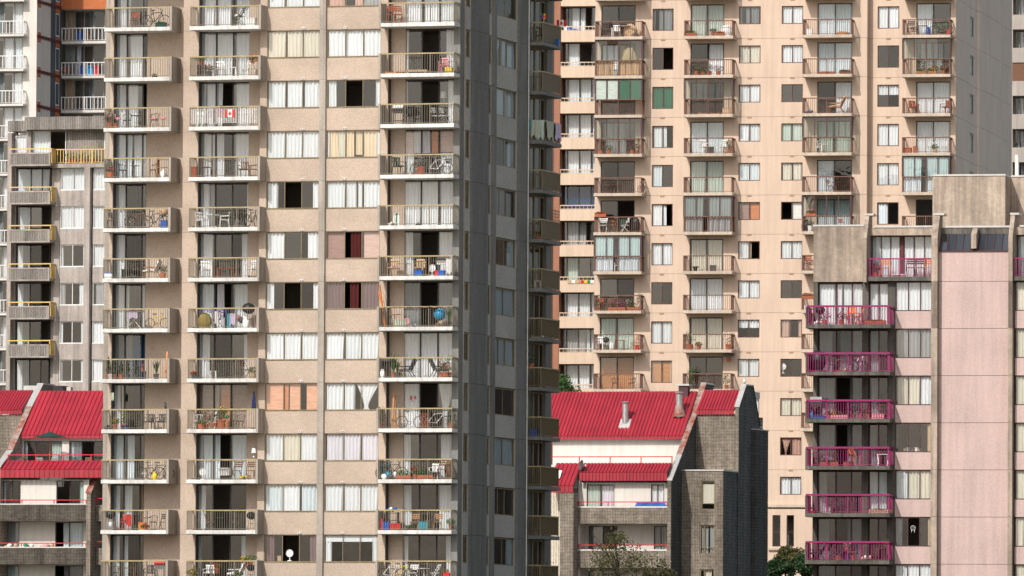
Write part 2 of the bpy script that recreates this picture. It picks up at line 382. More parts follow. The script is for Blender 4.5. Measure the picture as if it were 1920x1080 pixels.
# ------------------------------------------------------------------ the ground
GP = [(-1500, 1), (300, 2), (430, 7), (480, 9), (533, 10.5), (588, 12.8), (720, 17), (3000, 24)]
def gz(y):
    for (a, p), (b, q) in zip(GP, GP[1:]):
        if y <= b: return p+(q-p)*(y-a)/(b-a)
    return GP[-1][1]
g = MB(); gb = MB()
for (a, p), (b, q) in zip(GP, GP[1:]): (gb if b <= 430 else g).face([(-1500, a, p), (1500, a, p), (1500, b, q), (-1500, b, q)])  # near strip split off from the dark ground to reflect sunlight
tag(obj('ground', g, 'ground'), 'sloping ground of grass and asphalt under the towers', None, kind='structure')
tag(obj('beach', gb, 'beach'), 'pale sand and pavement in front of the towers', None, kind='structure')
# ------------------------------------------------------------------ beige tower
T = Bld('apartment_tower', 'beige pebbledash tower with three columns of olive railed balconies and a shaded right side', 'building', 530, 524, 462, 16, 7.5)
BD, RC = 1.1, .5                          # balcony depth, recess depth
z_top, z_bot = T.Z(260, 51, -BD), T.Z(260, 994, -BD)   # slab tops of rows 0 and 10
P = (z_top-z_bot)/10
KMIN, KMAX = -2, 12
def fz(k): return z_top-P*k               # floor level of row k
x = lambda px, w=0: T.U(px, 524, w)
uA, uB = x(203.5), x(860)
U1 = uB; wside = lambda px: T.V(px, 524, U1)
WEND = wside(1034)
SIDE = {k: wside(v) for k, v in dict(a0=860, a1=868.5, a2=880.5, b0=912, b1=920, c0=925, c1=968, d0=984, e0=986, e1=1021, f=1034).items()}
hw = 1.47
wins = [(x(498), x(597.5)), (x(610.5), x(711.5))]
PAN = [('corner_pier', grid_wall(uA, x(210), 0, P-.012, [], RC)), ('wall_panel', grid_wall(x(341), x(369.6), 0, P-.012, [], RC)),
       ('wall_panel', grid_wall(x(485), x(725), 0, P-.012, [(a, c, P-.03-hw, P-.03) for a, c in wins], .22)),
       ('jamb', MB().box(x(713.5), x(725)-.001, .221, RC, 0, P-.012)), ('jamb', MB().box(x(485)+.001, x(496), .221, RC, 0, P-.012)),
       ('corner_pier', grid_wall(x(851.5), uB-.35, 0, P-.012, [], RC))]
PAN = [(n, m_.mesh(n)) for n, m_ in PAN]
rcl = lambda px: T.U(px, 524, RC)
for a, c in ((273, 345), (464.5, 488), (718, 758)): PAN.append(('recess_wall', MB().box(rcl(a), rcl(c), RC+.002, RC+.2, 0, P-.012).mesh('recess_wall')))
for px in (210, 369.6, 725): PAN.append(('jamb_liner', MB().box(x(px)+.002, x(px)+.03, .1, RC, 0, P-.012).mesh('jamb_liner')))
slab_i = MB().prismz([(uA+.02, 4.6), (uA+.02, RC+.22), (x(496)+.02, RC+.22), (x(496)+.02, .23), (x(713)-.02, .23), (x(713)-.02, RC+.22), (uB-.25, RC+.22), (uB-.25, 4.6)], -.2, -.003).mesh('floor_slab')
ZB, ZT = fz(KMAX)-.2, fz(KMIN)+.2
# left end, roof, core
T.part('end_wall', MB().box(uA-.25, uA-.002, 0, WEND+.25, 0, ZT+1.0), 'conc')
T.part('core', MB().box(uA+.3, uB-4.7, 4.7, WEND, 0, ZT), 'interior')
T.part('rear_wall', MB().box(uA, uB-.02, WEND+.01, WEND+.25, 0, ZT+1.0), 'conc')
T.part('roof', MB().box(uA, uB, -.1, WEND, ZT, ZT+1.0), 'conc')
for px in (345, 490, 604, 718): T.part('partition', MB().box(rcl(px), rcl(px)+.15, RC+.25, 4.68, ZB, ZT), 'interior')
T.part('partition', MB().box(uB-4.6, uB-.3, 4.55, 4.7, ZB, ZT), 'interior')
T.part('base_wall', MB().box(uA, uB-.01, .02, 4.6, 0, ZB), 'pebble')
for px0, px1 in ((598, 609.5),): 
    for k in range(KMIN, KMAX): T.part('pillar', cached('pillar', lambda: MB().box(x(px0), x(px1), -.16, .02, .006, P-.006)), 'conc', (0, 0, fz(k+1)-.2))
DOORS = {'L': (214, 272, (.38, .86)), 'M': (374, 464.5, (.33, .665)), 'R': (759, 850, (.34, .68))}
WH, CR, BL = 'c_white', 'c_cream', 'c_blue'
DSEG = {
 'L': {0: ([(0, .45, WH), (.8, .88, WH)], ()), 1: ([(0, .38, WH), (.44, .87, WH)], ()), 2: ([(0, .36, WH), (.42, .7, WH)], (2,)), 3: ([(0, .55, BL), (.58, 1, WH)], ()),
       4: ([(0, .36, WH)], ()), 5: ([(0, .34, WH)], ()), 6: ([(0, .47, WH), (.86, 1, WH)], ()), 7: ([(0, .15, 'c_grey'), (.18, .6, 'c_sheer'), (.62, 1, 'c_deepblue')], (2,)),
       8: ([(0, .24, WH), (.27, .4, CR)], ()), 9: ([(0, .4, BL), (.46, .68, BL)], ()), 10: ([(0, .26, BL), (.36, .62, BL), (.83, .93, 'c_tan')], (2,)), 11: ([(0, .25, WH), (.35, .5, BL)], ())},
 'M': {0: ([(0, .6, WH), (.7, 1, WH)], ()), 1: ([(0, .31, WH), (.34, .66, WH), (.7, 1, WH)], ()), 2: ([(0, .11, WH), (.14, .45, WH), (.71, 1, WH)], (1,)), 3: ([(0, .23, WH), (.26, .48, WH), (.7, 1, WH)], ()),
       4: ([(0, .2, WH), (.22, .32, 'c_grey'), (.93, 1, WH)], ()), 5: ([(0, .28, WH), (.84, 1, WH)], ()), 6: ([(0, .33, BL), (.36, .5, 'c_lav'), (.7, 1, WH)], (1,)), 7: ([(0, .23, WH), (.9, 1, WH)], ()),
       8: ([(0, .42, 'b_taupe'), (.46, .64, 'b_orange'), (.68, 1, 'b_taupe')], ()), 9: ([(0, .1, WH), (.12, .45, BL), (.68, 1, BL)], (1,)), 10: ([(0, .18, WH)], (1,)), 11: ([(0, .1, WH), (.88, 1, BL)], (1,))},
 'R': {0: ([(0, .33, WH), (.36, .67, WH), (.7, 1, WH)], ()), 1: ([(.03, .07, WH), (.8, 1, WH)], (1,)), 2: ([(.03, .06, WH), (.84, 1, WH)], (1,)),
       3: ([(0, .17, 'b_pink', .5, 1), (.18, .5, 'c_lav', .5, 1), (.53, .66, 'b_orange', .5, 1), (.7, 1, 'b_pink', .52, 1), (0, .18, WH, 0, .5), (.7, 1, WH, 0, .5)], ()),
       4: ([(0, .32, WH), (.34, .66, WH), (.7, 1, WH)], ()), 5: ([(.03, .17, WH), (.68, 1, WH)], (1,)), 6: ([(.03, .33, 'c_sheer'), (.7, 1, 'c_sheer')], (1,)), 7: ([(0, .32, WH), (.34, .67, WH), (.69, 1, WH)], ()),
       8: ([(.03, .32, WH), (.68, 1, WH, 0, 1, 'tied')], (1,)), 9: ([(0, .15, WH), (.74, 1, WH)], ()), 10: ([(0, .17, WH), (.72, 1, WH)], ()), 11: ([(.03, .12, BL), (.85, 1, WH)], ())}}
WSEG = {  # window under slab k
 -1: (([(0, .31, WH), (.34, .66, WH), (.68, 1, WH)], ()), ([(0, .3, 'c_pink'), (.5, .64, 'c_pink'), (.66, 1, 'c_grey')], ())),
 0: (([(0, .34, CR), (.36, .66, CR), (.68, 1, CR)], ()), ([(0, .32, WH), (.34, .65, WH), (.67, 1, WH)], ())),
 1: (([(.01, .33, WH), (.38, .66, WH), (.69, 1, WH)], ()), ([(.01, .16, WH), (.9, 1, WH)], (1,))),
 2: (([(0, .33, WH), (.35, .66, WH), (.68, 1, WH)], ()), ([(0, .04, WH), (.05, .2, 'c_yellow'), (.2, .34, CR), (.35, .5, 'c_yellow'), (.53, .66, 'c_yellow', .1, 1), (.68, .92, 'c_yellow'), (.93, 1, WH)], ())),
 3: (([(.01, .2, WH), (.86, 1, WH)], (1,)), ([(.01, .33, WH), (.35, .54, WH), (.58, .66, WH), (.68, 1, WH)], ())),
 4: (([(.01, .33, WH), (.77, 1, WH)], ()), ([(.0, .34, 'b_brown'), (.44, .66, 'c_red'), (.69, 1, 'b_pink')], (1,))),
 5: (([(.01, .15, WH), (.88, 1, WH)], (1,)), ([(.0, .08, 'c_mauve'), (.08, .34, 'c_mauve'), (.43, .6, 'c_red'), (.66, 1, 'c_mauve')], (1,))),
 6: (([(0, .33, WH), (.35, .66, WH), (.68, 1, WH)], ()), ([(0, .33, WH), (.35, .65, WH), (.67, 1, WH)], ())),
 7: (([(.0, .34, 'b_copper'), (.36, .43, 'b_orange'), (.45, .66, 'b_copper'), (.77, 1, 'b_copper')], ()), ([(.01, .33, WH), (.35, .54, WH), (.56, 1, WH, 0, 1, 'tied')], ())),
 8: (([(0, .33, WH), (.35, .66, CR), (.68, 1, WH)], ()), ([(.03, .33, 'c_lav'), (.35, .66, 'c_lav'), (.69, 1, 'c_lav')], ())),
 9: (([(.02, .33, BL), (.35, .66, WH), (.68, .98, BL)], ()), ([(0, .33, WH), (.35, .65, WH), (.67, 1, WH)], ())),
 10: (([(.03, .18, 'c_mauve'), (.85, 1, 'c_mauve')], (1,)), ([(.0, 1, WH, .75, 1, 'flat'), (.01, .12, WH), (.89, 1, WH)], ())),
 11: (([(0, .33, WH), (.35, .66, WH), (.68, 1, WH)], ()), ([(0, .33, WH), (.35, .65, WH), (.67, 1, WH)], ()))}
RAILH = 1.08
fx = lambda px: T.U(px, 524, -BD)
BAL = {'L': (fx(192), fx(318.5)), 'M': (fx(352), fx(485.5)), 'R': (fx(707.5), fx(849))}
meshes = {}
for c, (a, b_) in BAL.items():
    meshes[c, 'slab'] = MB().prism([(-BD, -.2), (RC-.01 if c != 'M' else RC-.01, -.2), (RC-.01, 0), (-BD, 0)], a, b_).mesh('balcony')
    r = railing(a+(.13 if c == 'R' else .02), b_-(.13 if c != 'R' else .02), BD-.04, RAILH, 'l' if c != 'R' else 'r', posts=[a+(b_-a)*q for q in (.35, .68)])
    meshes[c, 'bal'], meshes[c, 'top'] = r[0].mesh('balusters'), r[1].mesh('top_rail')
    fa, fb = (b_-.11, b_+.012) if c != 'R' else (a-.012, a+.11)
    meshes[c, 'fin'] = MB().box(fa, fb, -BD-.012, (RC-.02 if c == 'L' else -.005), -.215, RAILH+.03).mesh('side_wall')
    meshes[c, 'drip'] = MB().box(a+.05, b_-.05, -BD+.05, -BD+.11, -.235, -.2005).mesh('drip_edge')
FLOORS = {}
for k in range(KMIN, KMAX+1):
    z = fz(k)
    T.part('floor_slab', slab_i, 'interior_floor', (0, 0, z))
    T.part('side_floor_slab', cached('sfs', lambda: MB().box(uB-4.68, uB-.23, 4.72, WEND-.05, -.2, -.003)), 'interior_floor', (0, 0, z))
    if k < KMAX:
        for n, me in PAN: T.part(n, me, 'fr_dark' if n == 'jamb_liner' else 'pebble', (0, 0, fz(k+1)-.2))
        for i, (a, c) in enumerate(wins):
            sg, op = WSEG.get(k, WSEG[6])[i]
            window(T, (a+.004, .05, z-.23-hw+.004), 0, c-a-.008, hw-.008, (.345, .665), sg, op, 'fr_gold', 'glass', .035, .07, sill='fr_gold')
            xv = a+(c-a)*(.68 if i == 0 else .34)
            v = T.part('vent', cached('vent', lambda: MB().box(-.11, .11, -.05, .01, 0, .1)), 'vent_white', (xv, 0, fz(k+1)-.18))
            for q in (-.055, .055): obj('vent_opening', cached('vento', lambda: MB().box(-.035, .035, -.056, -.049, .025, .075)), 'black', v, (q, 0, 0))
    for c, (a, b_) in BAL.items():
        s = T.part('balcony', meshes[c, 'slab'], 'slab_white', (0, 0, z)); FLOORS[c, k] = z
        obj('balusters', meshes[c, 'bal'], 'rail_post', s); obj('top_rail', meshes[c, 'top'], 'rail_gold', s)
        obj('side_wall', meshes[c, 'fin'], 'conc', s); obj('drip_edge', meshes[c, 'drip'], 'conc', s)
        if k > KMIN:
            p0, p1, mu = DOORS[c]; a2, c2 = rcl(p0), rcl(p1); sg, op = DSEG[c].get(k, DSEG[c][5])
            window(T, (a2-.1, RC+.03, z), 0, c2-a2+.16, P-.215, mu, sg, op, 'fr_dark', 'glass', .06, .09, name='balcony_door', mw=.075)
# ---- shaded right side
sw = lambda k: SIDE[k]
hs, wl = P-.012, 1.5
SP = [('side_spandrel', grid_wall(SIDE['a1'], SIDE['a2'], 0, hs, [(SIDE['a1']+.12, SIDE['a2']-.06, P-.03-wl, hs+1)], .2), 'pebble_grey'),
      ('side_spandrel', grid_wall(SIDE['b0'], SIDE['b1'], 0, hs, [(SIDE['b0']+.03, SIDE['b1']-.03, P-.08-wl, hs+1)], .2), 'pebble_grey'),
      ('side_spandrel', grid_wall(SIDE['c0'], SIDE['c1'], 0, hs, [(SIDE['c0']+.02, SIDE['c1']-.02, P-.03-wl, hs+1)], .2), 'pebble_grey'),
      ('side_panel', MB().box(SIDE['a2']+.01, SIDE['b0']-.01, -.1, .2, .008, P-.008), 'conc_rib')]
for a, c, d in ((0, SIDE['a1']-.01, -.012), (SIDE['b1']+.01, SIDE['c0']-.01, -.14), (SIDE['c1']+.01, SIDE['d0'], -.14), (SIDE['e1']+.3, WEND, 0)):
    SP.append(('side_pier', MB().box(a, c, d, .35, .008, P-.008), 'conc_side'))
SP = [(n, m_.mesh(n), mt) for n, m_, mt in SP]
SB = .95
sbx = (SIDE['e0'], SIDE['e1'])
sr = railing(sbx[0]+.03, sbx[1]-.03, SB-.04, RAILH, 'lr', step=.11)
srm = (sr[0].mesh('balusters'), sr[1].mesh('top_rail'))
sslab = MB().box(sbx[0], sbx[1], -SB, .2, -.2, 0).mesh('balcony')
SSEG = {0: [], 1: ([(.02, .45, WH, .2, 1, 'tied'), (.5, 1, BL)]), 2: [(0, .22, BL), (.25, .5, BL), (.52, .75, 'c_grey'), (.76, 1, BL)], 3: [(0, .16, BL), (.75, 1, BL)], 4: [(0, .98, 'b_dark')], 5: [(.02, .2, 'c_grey', .5, 1, 'tied'), (.78, 1, BL)],
        6: [(0, .48, BL), (.52, 1, BL)], 7: [(0, .48, BL), (.52, 1, BL)], 8: [(0, 1, 'c_dark')], 9: [(0, .48, BL), (.52, 1, BL)], 10: [(.02, .25, 'c_grey')], 11: [(0, .18, BL), (.78, 1, BL)]}
for k in range(KMIN, KMAX+1):
    z = fz(k)
    if k < KMAX:
        zz = fz(k+1)-.2
        for n, me, mt in SP: T.part(n, me, mt, (uB, 0, zz), HP)
        sg = SSEG.get(k+1, SSEG[6])
        window(T, (uB-.08, SIDE['c0']+.03, z-.23-wl), HP, SIDE['c1']-SIDE['c0']-.06, wl, (.5,) if k % 3 else (.3, .6), sg, (), 'fr_gold', 'glass_shade', .06, .07)
        window(T, (uB-.06, SIDE['a1']+.125, z-.23-wl), HP, SIDE['a2']-SIDE['a1']-.19, wl, (.55,), [(.1, .95, BL if k % 2 else 'c_sheer')], (), 'fr_gold', 'glass_shade', .07, .07)
        window(T, (uB-.06, SIDE['b0']+.035, z-.28-wl), HP, SIDE['b1']-SIDE['b0']-.07, wl+.04, (), [], (), 'fr_gold', 'glass_shade', .09, .07, hor=.25)
        window(T, (uB-.12, SIDE['d0']+.02, zz+.2), HP, SIDE['e1']+.28-SIDE['d0']-.02, P-.2, (.3, .55, .8), [(.0, .12, 'c_pink' if k < 4 else BL), (.4, .6, 'c_sheer')], (), 'fr_gold', 'glass_shade', .08, .09, name='balcony_door', mw=.2)
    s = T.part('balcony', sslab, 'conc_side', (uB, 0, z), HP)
    obj('balusters', srm[0], 'fr_gold', s); obj('top_rail', srm[1], 'rail_gold', s)
    obj('smoked_panel', cached('smk', lambda: MB().box(sbx[0]+.08, sbx[1]-.08, -SB+.07, -SB+.076, .1, RAILH-.05)), 'glass_smoke', s)
T.part('downpipe', MB().tube([(0, 0, 0), (0, 0, ZT)], .045, 8), 'steel', (uB+.19, SIDE['d0']-.1, 0))
T.part('corner_pipe', MB().tube([(0, 0, 0), (0, 0, ZT)], .05, 8), 'conc', (uB+.03, SIDE['a1']-.05, 0))
# ------------------------------------------------------------------ cream tower
C = Bld('apartment_tower', 'cream stucco tower with brown railed balconies and square brown framed windows', 'building', 1400, 366, 588, 11, 12.6)
CD = 1.4
cz0, cz9 = C.Z(1330, 67, -CD), C.Z(1330, 655.5, -CD); CP = (cz0-cz9)/8
czf = lambda k: cz0-CP*k
cx = lambda px, w=0: C.U(px, 366, w)
cA, cM, cB = cx(1115), cx(1625), cx(1788)
STEP = .9                                  # the right bay stands back
KC0, KC1 = -2, 12
cfx = lambda px, w=0: C.U(px, 366, w)
CWIN = {'1': (1222, 1261.5, .58, 1.54), '2': (1384.4, 1425, .98, 1.24), '3': (1464.4, 1504.6, .98, 1.24), '4': (1644.4, 1685, .66, 1.54)}   # px0, px1, sill above floor, height
CBAL = {'A': (1113, 1203, 1126, 1190), 'B': (1280.5, 1373, 1293.5, 1356.5), 'C': (1502.5, 1596, 1531.5, 1597), 'D': (1690, 1781, 1717, 1781.5)}
cw = lambda c: STEP if c in '4D' else 0
def holes_for(lo, hi, w):
    hs = []
    for c, (a, b_, s0, h) in CWIN.items():
        if lo < cfx(a, w) < hi and cw(c) == w: hs.append((cfx(a, w), cfx(b_, w), s0, s0+h))
    for c, (_, _, a, b_) in CBAL.items():
        if lo < cfx(a, w) < hi and cw(c) == w: hs.append((cfx(a, w), cfx(b_, w), .02, CP-.32))
    return hs
cpan = [('wall_panel', grid_wall(cA, cM, 0, CP-.018, holes_for(cA, cM, 0), .22).mesh('wall_panel')),
        ('wall_panel', grid_wall(cM-.2, cB, 0, CP-.018, holes_for(cM-.2, cB, STEP), .22, y0=STEP).mesh('wall_panel'))]
cpan.append(('return_wall', MB().box(cM-.22, cM-.002, .222, STEP-.002, 0, CP-.018).mesh('return_wall')))
CEND = C.V(1899, 366, cB)
cslab = MB().prismz([(cA+.02, 5), (cA+.02, .03), (cM-.25, .03), (cM-.25, STEP+.03), (cB-.25, STEP+.03), (cB-.25, 5)], -.2, -.025).mesh('floor_slab')
CZB, CZT = czf(KC1)-.1, czf(KC0)
C.part('core', MB().box(cA+.2, cB-.3, 5.1, CEND, 0, CZT+.3), 'interior')
C.part('end_wall', MB().box(cA-.002, cA+.15, .23, CEND, 0, CZT+.3), 'cream')
C.part('roof', MB().box(cA, cB, -.1, CEND, CZT+.31, CZT+1.2), 'cream')
for px in (1205, 1270, 1372, 1440, 1515, 1615, 1690): C.part('partition', MB().box(cfx(px), cfx(px)+.14, STEP+.26 if px > 1610 else .26, 5.05, CZB, CZT), 'interior')
sides = [('side_wall', C.V(1788.5, 366, cB)+STEP, C.V(1816, 366, cB), 0), ('side_wall', C.V(1816.5, 366, cB), C.V(1821, 366, cB), .12), ('side_wall', C.V(1828.5, 366, cB), C.V(1834, 366, cB), .12), ('side_wall', C.V(1834.1, 366, cB), C.V(1875.5, 366, cB), -.06), ('side_wall', C.V(1875.6, 366, cB), C.V(1876.5, 366, cB), .1), ('side_wall', C.V(1880, 366, cB), CEND, .1)]
csd = [(n, MB().box(a, b_, d-.01, d+.3, 0, CP-.018).mesh(n)) for n, a, b_, d in sides]
V0, V1 = C.V(1821, 366, cB), C.V(1828.5, 366, cB)
V2, V3 = C.V(1876.6, 366, cB), C.V(1879.9, 366, cB)
csd.append(('side_wall', grid_wall(V2, V3, 0, CP-.018, [(V2+.05, V3-.05, .5, 2.2)], .25, y0=.1).mesh('side_wall')))
csd.append(('side_wall', grid_wall(V0, V1, 0, CP-.018, [(V0+.05, V1-.05, .7, 2.1)], .25, y0=.11).mesh('side_wall')))
CCODE = {'W': [(0, .49, WH), (.51, 1, WH)], 'C': [(0, .49, CR), (.51, 1, CR)], 'B': [(0, .49, BL), (.51, 1, BL)], 'G': [], 'l': [(0, .46, BL)], 'r': [(.53, 1, WH)], 'N': [(0, 1, 'c_green')], 'O': [(0, .5, 'b_brown'), (.51, 1, 'b_orange')],
         'P': [(.0, .4, 'c_pink'), (.82, 1, 'c_pink')], 'T': [(0, .49, WH, .55, 1), (.51, 1, WH, .55, 1)], 'S': [(0, .15, WH), (.85, 1, WH)], 'K': [(.06, .92, 'b_bamboo'), (0, .06, WH), (.92, 1, WH)], 'h': [(.05, .5, WH), (.51, .68, WH)],
         'y': [(.02, .45, WH), (.5, .6, 'c_yellow')], 't': [(.05, .5, 'c_pink', 0, 1, 'tied'), (.55, 1, 'c_pink')], 's': [(0, .12, 'c_sheer'), (.3, .9, 'c_sheer')], 'm': [(.05, .5, CR), (.54, .95, CR)], 'b': [(0, 1, 'b_bamboo')], 'L': [(.03, .45, 'c_lightgreen'), (.5, 1, 'c_lightgreen')], 'd': [(0, .5, WH), (.55, .85, 'c_tan')], 'e': [(.52, .98, 'b_white')], 'w': [(.1, .75, 'c_grey')]}
ROWS = {'1': 'sGNhlhWGWKWBG', '2': 'sCWWBOyWTWWWW', '3': 'WWGLmeWGPGCtW', '4': 'WGTWWlWWWWWWW',
        'A': 'GdGwGGBGLbWGW', 'B': 'LrGBLGmWmGWBG', 'C': 'BBrLlBWGLWBWW', 'D': 'lwWWBGWWBWWGW'}
OPN = {('1', 1): (1,), ('2', 6): (1,), ('3', 5): (0,), ('1', 5): (1,), ('4', 5): (0,), ('B', 1): (1,), ('A', 5): (1,)}
ENCL = {'A': (1, 2, 3, 6), 'B': (2, 5), 'C': (3, 5), 'D': (1, 4)}
CRH = 1.06
cm = {}
for c, (a, b_, _, _) in CBAL.items():
    w = cw(c); a, b_ = cfx(a, w-CD), cfx(b_, w-CD); cm[c] = (a, b_)
    cm[c, 's'] = MB().box(a, b_, w-CD, w-.003, -.2, 0).mesh('balcony')
    r = railing(a+.03, b_-.03, CD-.05, CRH, 'lr', .14, .022, .06, [a+(b_-a)*.5]); 
    for mb in r: mb.v = [(p[0], p[1]+w, p[2]) for p in mb.v]
    cm[c, 'b'], cm[c, 't'] = r[0].mesh('balusters'), r[1].mesh('top_rail')
    e = MB(); y = w-CD+.1; H = CP-.22; ex = [a+.05+(b_-a-.1)*q for q in (0, .25, .5, .75, 1)]
    for i, q in enumerate(ex): t = .05 if i % 2 == 0 else .03; e.box(q-t, q+t, y, y+.05, CRH+.01, H-.07)
    e.box(a+.02, b_-.02, y, y+.05, H-.07, H); e.box(a+.02, b_-.02, y+.003, y+.047, CRH-.06, CRH+.009)
    for q in (a+.02, b_-.07): e.box(q, q+.05, y+.051, w-.01, H-.07, H).box(q, q+.05, w-.7, w-.64, CRH, H-.071)
    cm[c, 'e'] = e.mesh('enclosure'); cm[c, 'x'] = (ex, y, H)
for k in range(KC0, KC1+1):
    z = czf(k)
    C.part('floor_slab', cslab, 'interior_floor', (0, 0, z))
    for n, me in cpan: C.part(n, me, 'cream', (0, 0, z-.1))
    for n, me in csd: C.part(n, me, 'cream_side', (cB, 0, z-.1), HP)
    window(C, (cB-.16, V0+.055, z+.605), HP, V1-V0-.11, 1.39, (), [], (), 'fr_grey', 'glass_shade', .12, .08)
    window(C, (cB-.15, V2+.055, z+.405), HP, V3-V2-.11, 1.69, (), [], (), 'fr_grey', 'glass_shade', .1, .08, hor=.3)
    for c, (a, b_, s0, h) in CWIN.items():
        w = cw(c); a, b_ = cfx(a, w), cfx(b_, w); code = ROWS[c][k] if 0 <= k < 13 else 'W'
        window(C, (a+.003, w+.06, z-.1+s0+.003), 0, b_-a-.006, h-.006, (.5,), CCODE[code], OPN.get((c, k), ()), 'fr_brown', 'glass', .055, .08, sill='fr_brown', cd=.14)
        C.part('vent', cached('cvent', lambda: MB().box(-.15, .15, -.04, .02, 0, .12)), 'vent_tan', ((a+b_)/2, w, z-.19))
    for c, (_, _, a, b_) in CBAL.items():
        w = cw(c); a, b_ = cfx(a, w), cfx(b_, w); code = ROWS[c][k] if 0 <= k < 13 else 'B'
        window(C, (a+.003, w+.08, z-.077), 0, b_-a-.006, CP-.35, (.5,), CCODE[code], OPN.get((c, k), ()), 'fr_dark', 'glass', .06, .09, name='balcony_door', cd=.14)
        if k < 11:
            s = C.part('balcony', cm[c, 's'], 'cream_slab', (0, 0, z)); obj('balusters', cm[c, 'b'], 'rail_brown', s); obj('top_rail', cm[c, 't'], 'rail_brown', s)
            if k in ENCL.get(c, ()):
                obj('enclosure_frame', cm[c, 'e'], 'fr_plum', s); ex, y, H = cm[c, 'x']
                for i in range(4):
                    if c == 'A' and k == 1 and i == 1: continue
                    obj('enclosure_pane', cached(('ep', c, i), lambda: MB().face([(ex[i], y+.025, CRH), (ex[i+1], y+.025, CRH), (ex[i+1], y+.025, H-.07), (ex[i], y+.025, H-.07)])), 'glass_encl', s)
                for q in (ex[0], ex[-1]): obj('enclosure_pane', cached(('epl', c, q), lambda: MB().face([(q, y+.05, CRH), (q, w-.05, CRH), (q, w-.05, H-.07), (q, y+.05, H-.07)])), 'glass_encl', s)
                if c == 'A' and k == 2:
                    for i in range(4): obj('blind', cached(('ebl', i), lambda: MB().box(ex[i]+.06, ex[i+1]-.06, y+.09, y+.1, CRH, H-.09)), 'b_white' if i < 2 else 'c_green', s)
                if (c, k) in (('A', 1), ('A', 6), ('D', 4), ('B', 5)):
                    mt = {'A': 'c_tan' if k == 1 else 'c_blue', 'D': 'c_blue', 'B': 'c_grey'}[c]
                    for f0, f1 in ((.03, .4), (.5, .97)): obj('curtain', curtain((ex[-1]-ex[0])*(f1-f0), H-.1 if (c != 'A' or k != 1) else 1.0, 'p', 1), mt, s, (ex[0]+(ex[-1]-ex[0])*f0, y+.16, .02))
# lower plinth with a ledge and tall lobby windows
zl = C.Z(1480, 949); C.part('ledge', MB().box(cA, cM, -.35, .0, zl-.08, zl+.1), 'cream_slab')
lw = [(cx(1452), cx(1467)), (cx(1478.5), cx(1492.5))]; l0, l1 = C.Z(1470, 1025), C.Z(1470, 966)
C.part('plinth', grid_wall(cx(1380), cM-.05, 0, czf(KC1)-.115, [(a, b_, l0, l1) for a, b_ in lw], .25, y0=-.28), 'cream')
for a, b_ in lw: window(C, (a+.003, -.2, l0+.003), 0, b_-a-.006, l1-l0-.006, (), [], (), 'fr_brown', 'glass_shade', .05, .08, hor=.46)
C.part('plinth_sill', MB().box(cx(1445), cx(1500), -.45, -.285, l0-.25, l0-.1), 'cream_slab')
C.part('base_wall', MB().box(cA, cx(1380)-.01, .02, .3, 0, czf(KC1)-.115), 'cream')
C.part('base_wall', MB().box(cM-.2, cB, STEP+.02, STEP+.3, 0, czf(KC1)-.115), 'cream')
C.part('plinth_backing', MB().box(cx(1380), cM-.1, 1.2, 1.4, 0, czf(KC1)-.2), 'interior')
# ------------------------------------------------------------------ cream block with solid parapets, behind
Q = Bld('apartment_block', 'pale block with solid cream parapet balconies and a brown brick pier', 'building', 1085, 366, 645, 11, 13.5)
qx = lambda px, w=0: Q.U(px, 366, w)
q0, q9 = Q.Z(1085, 78.5), Q.Z(1085, 78.5+67.1*9); QP = (q0-q9)/9
qa, qb = qx(1050), qx(1125)
QZT = q0+3*QP
Q.part('brick_pier', MB().box(qx(1037.5), qa-.01, -.15, 5, 0, QZT), 'brown_brick'); Q.part('tan_pier', MB().box(qx(1030), qx(1037)-.0, -.3, 5, 0, QZT), 'tan_brick')
Q.part('rear_wall', MB().box(qa, qb+4, 6, 14, 0, QZT), 'interior'); Q.part('end_pier', MB().box(qb, qb+4, 0, 5.95, 0, QZT), 'cream')
Q.part('roof', MB().box(qx(1030), qb+4, -.2, 14, QZT+.01, QZT+.8), 'cream')
qr = railing(qa+.02, qb-.02, .1, .30, '', .3, .03, .04, bot=.05); qr = [m_.mesh('r') for m_ in qr]
qcode = ['dG', 'rl', 'WW', 'WW', 'WW', 'WW', 'N', 'Wl', 'LG', 'WW', 'hl', 'W', 'W']
QC = {0: [(.08, .2, 'c_sheer'), (.22, .56, WH), (.78, 1, WH)], 1: [(.1, .42, WH), (.88, 1, BL)], 5: [(0, 1, 'c_deepblue')], 7: [(.1, .4, 'c_lightgreen'), (.8, 1, BL)], 6: [(.05, .6, 'c_grey')], 9: [(0, .6, 'c_grey'), (.62, 1, BL)]}
for k in range(-2, 12):
    z = q0-QP*k
    s = Q.part('balcony', cached('qpar', lambda: MB().prism([(-.1, 0), (5.9, 0), (5.9, .18), (.06, .18), (.06, .86), (-.1, .86)], qa, qb-.01)), 'parapet_cream', (0, 0, z))
    obj('balusters', qr[0], 'parapet_cream', s, (0, 0, .86)); obj('top_rail', qr[1], 'parapet_cream', s, (0, 0, .86))
    window(Q, (qa+.02, .95, z+.185), 0, qb-qa-.04, QP-.2, (.12, .42, .72), QC.get(k, [(.08, .4, WH), (.44, .7, WH), (.76, 1, WH)]), (2,) if k in (0, 1, 6) else (), 'fr_dark', 'glass', .06, .09, name='balcony_door')
    Q.part('floor_slab', cached('qsl', lambda: MB().box(qa, qb, 1.5, 5.9, -.0, .17)), 'interior_floor', (0, 0, z-.005))
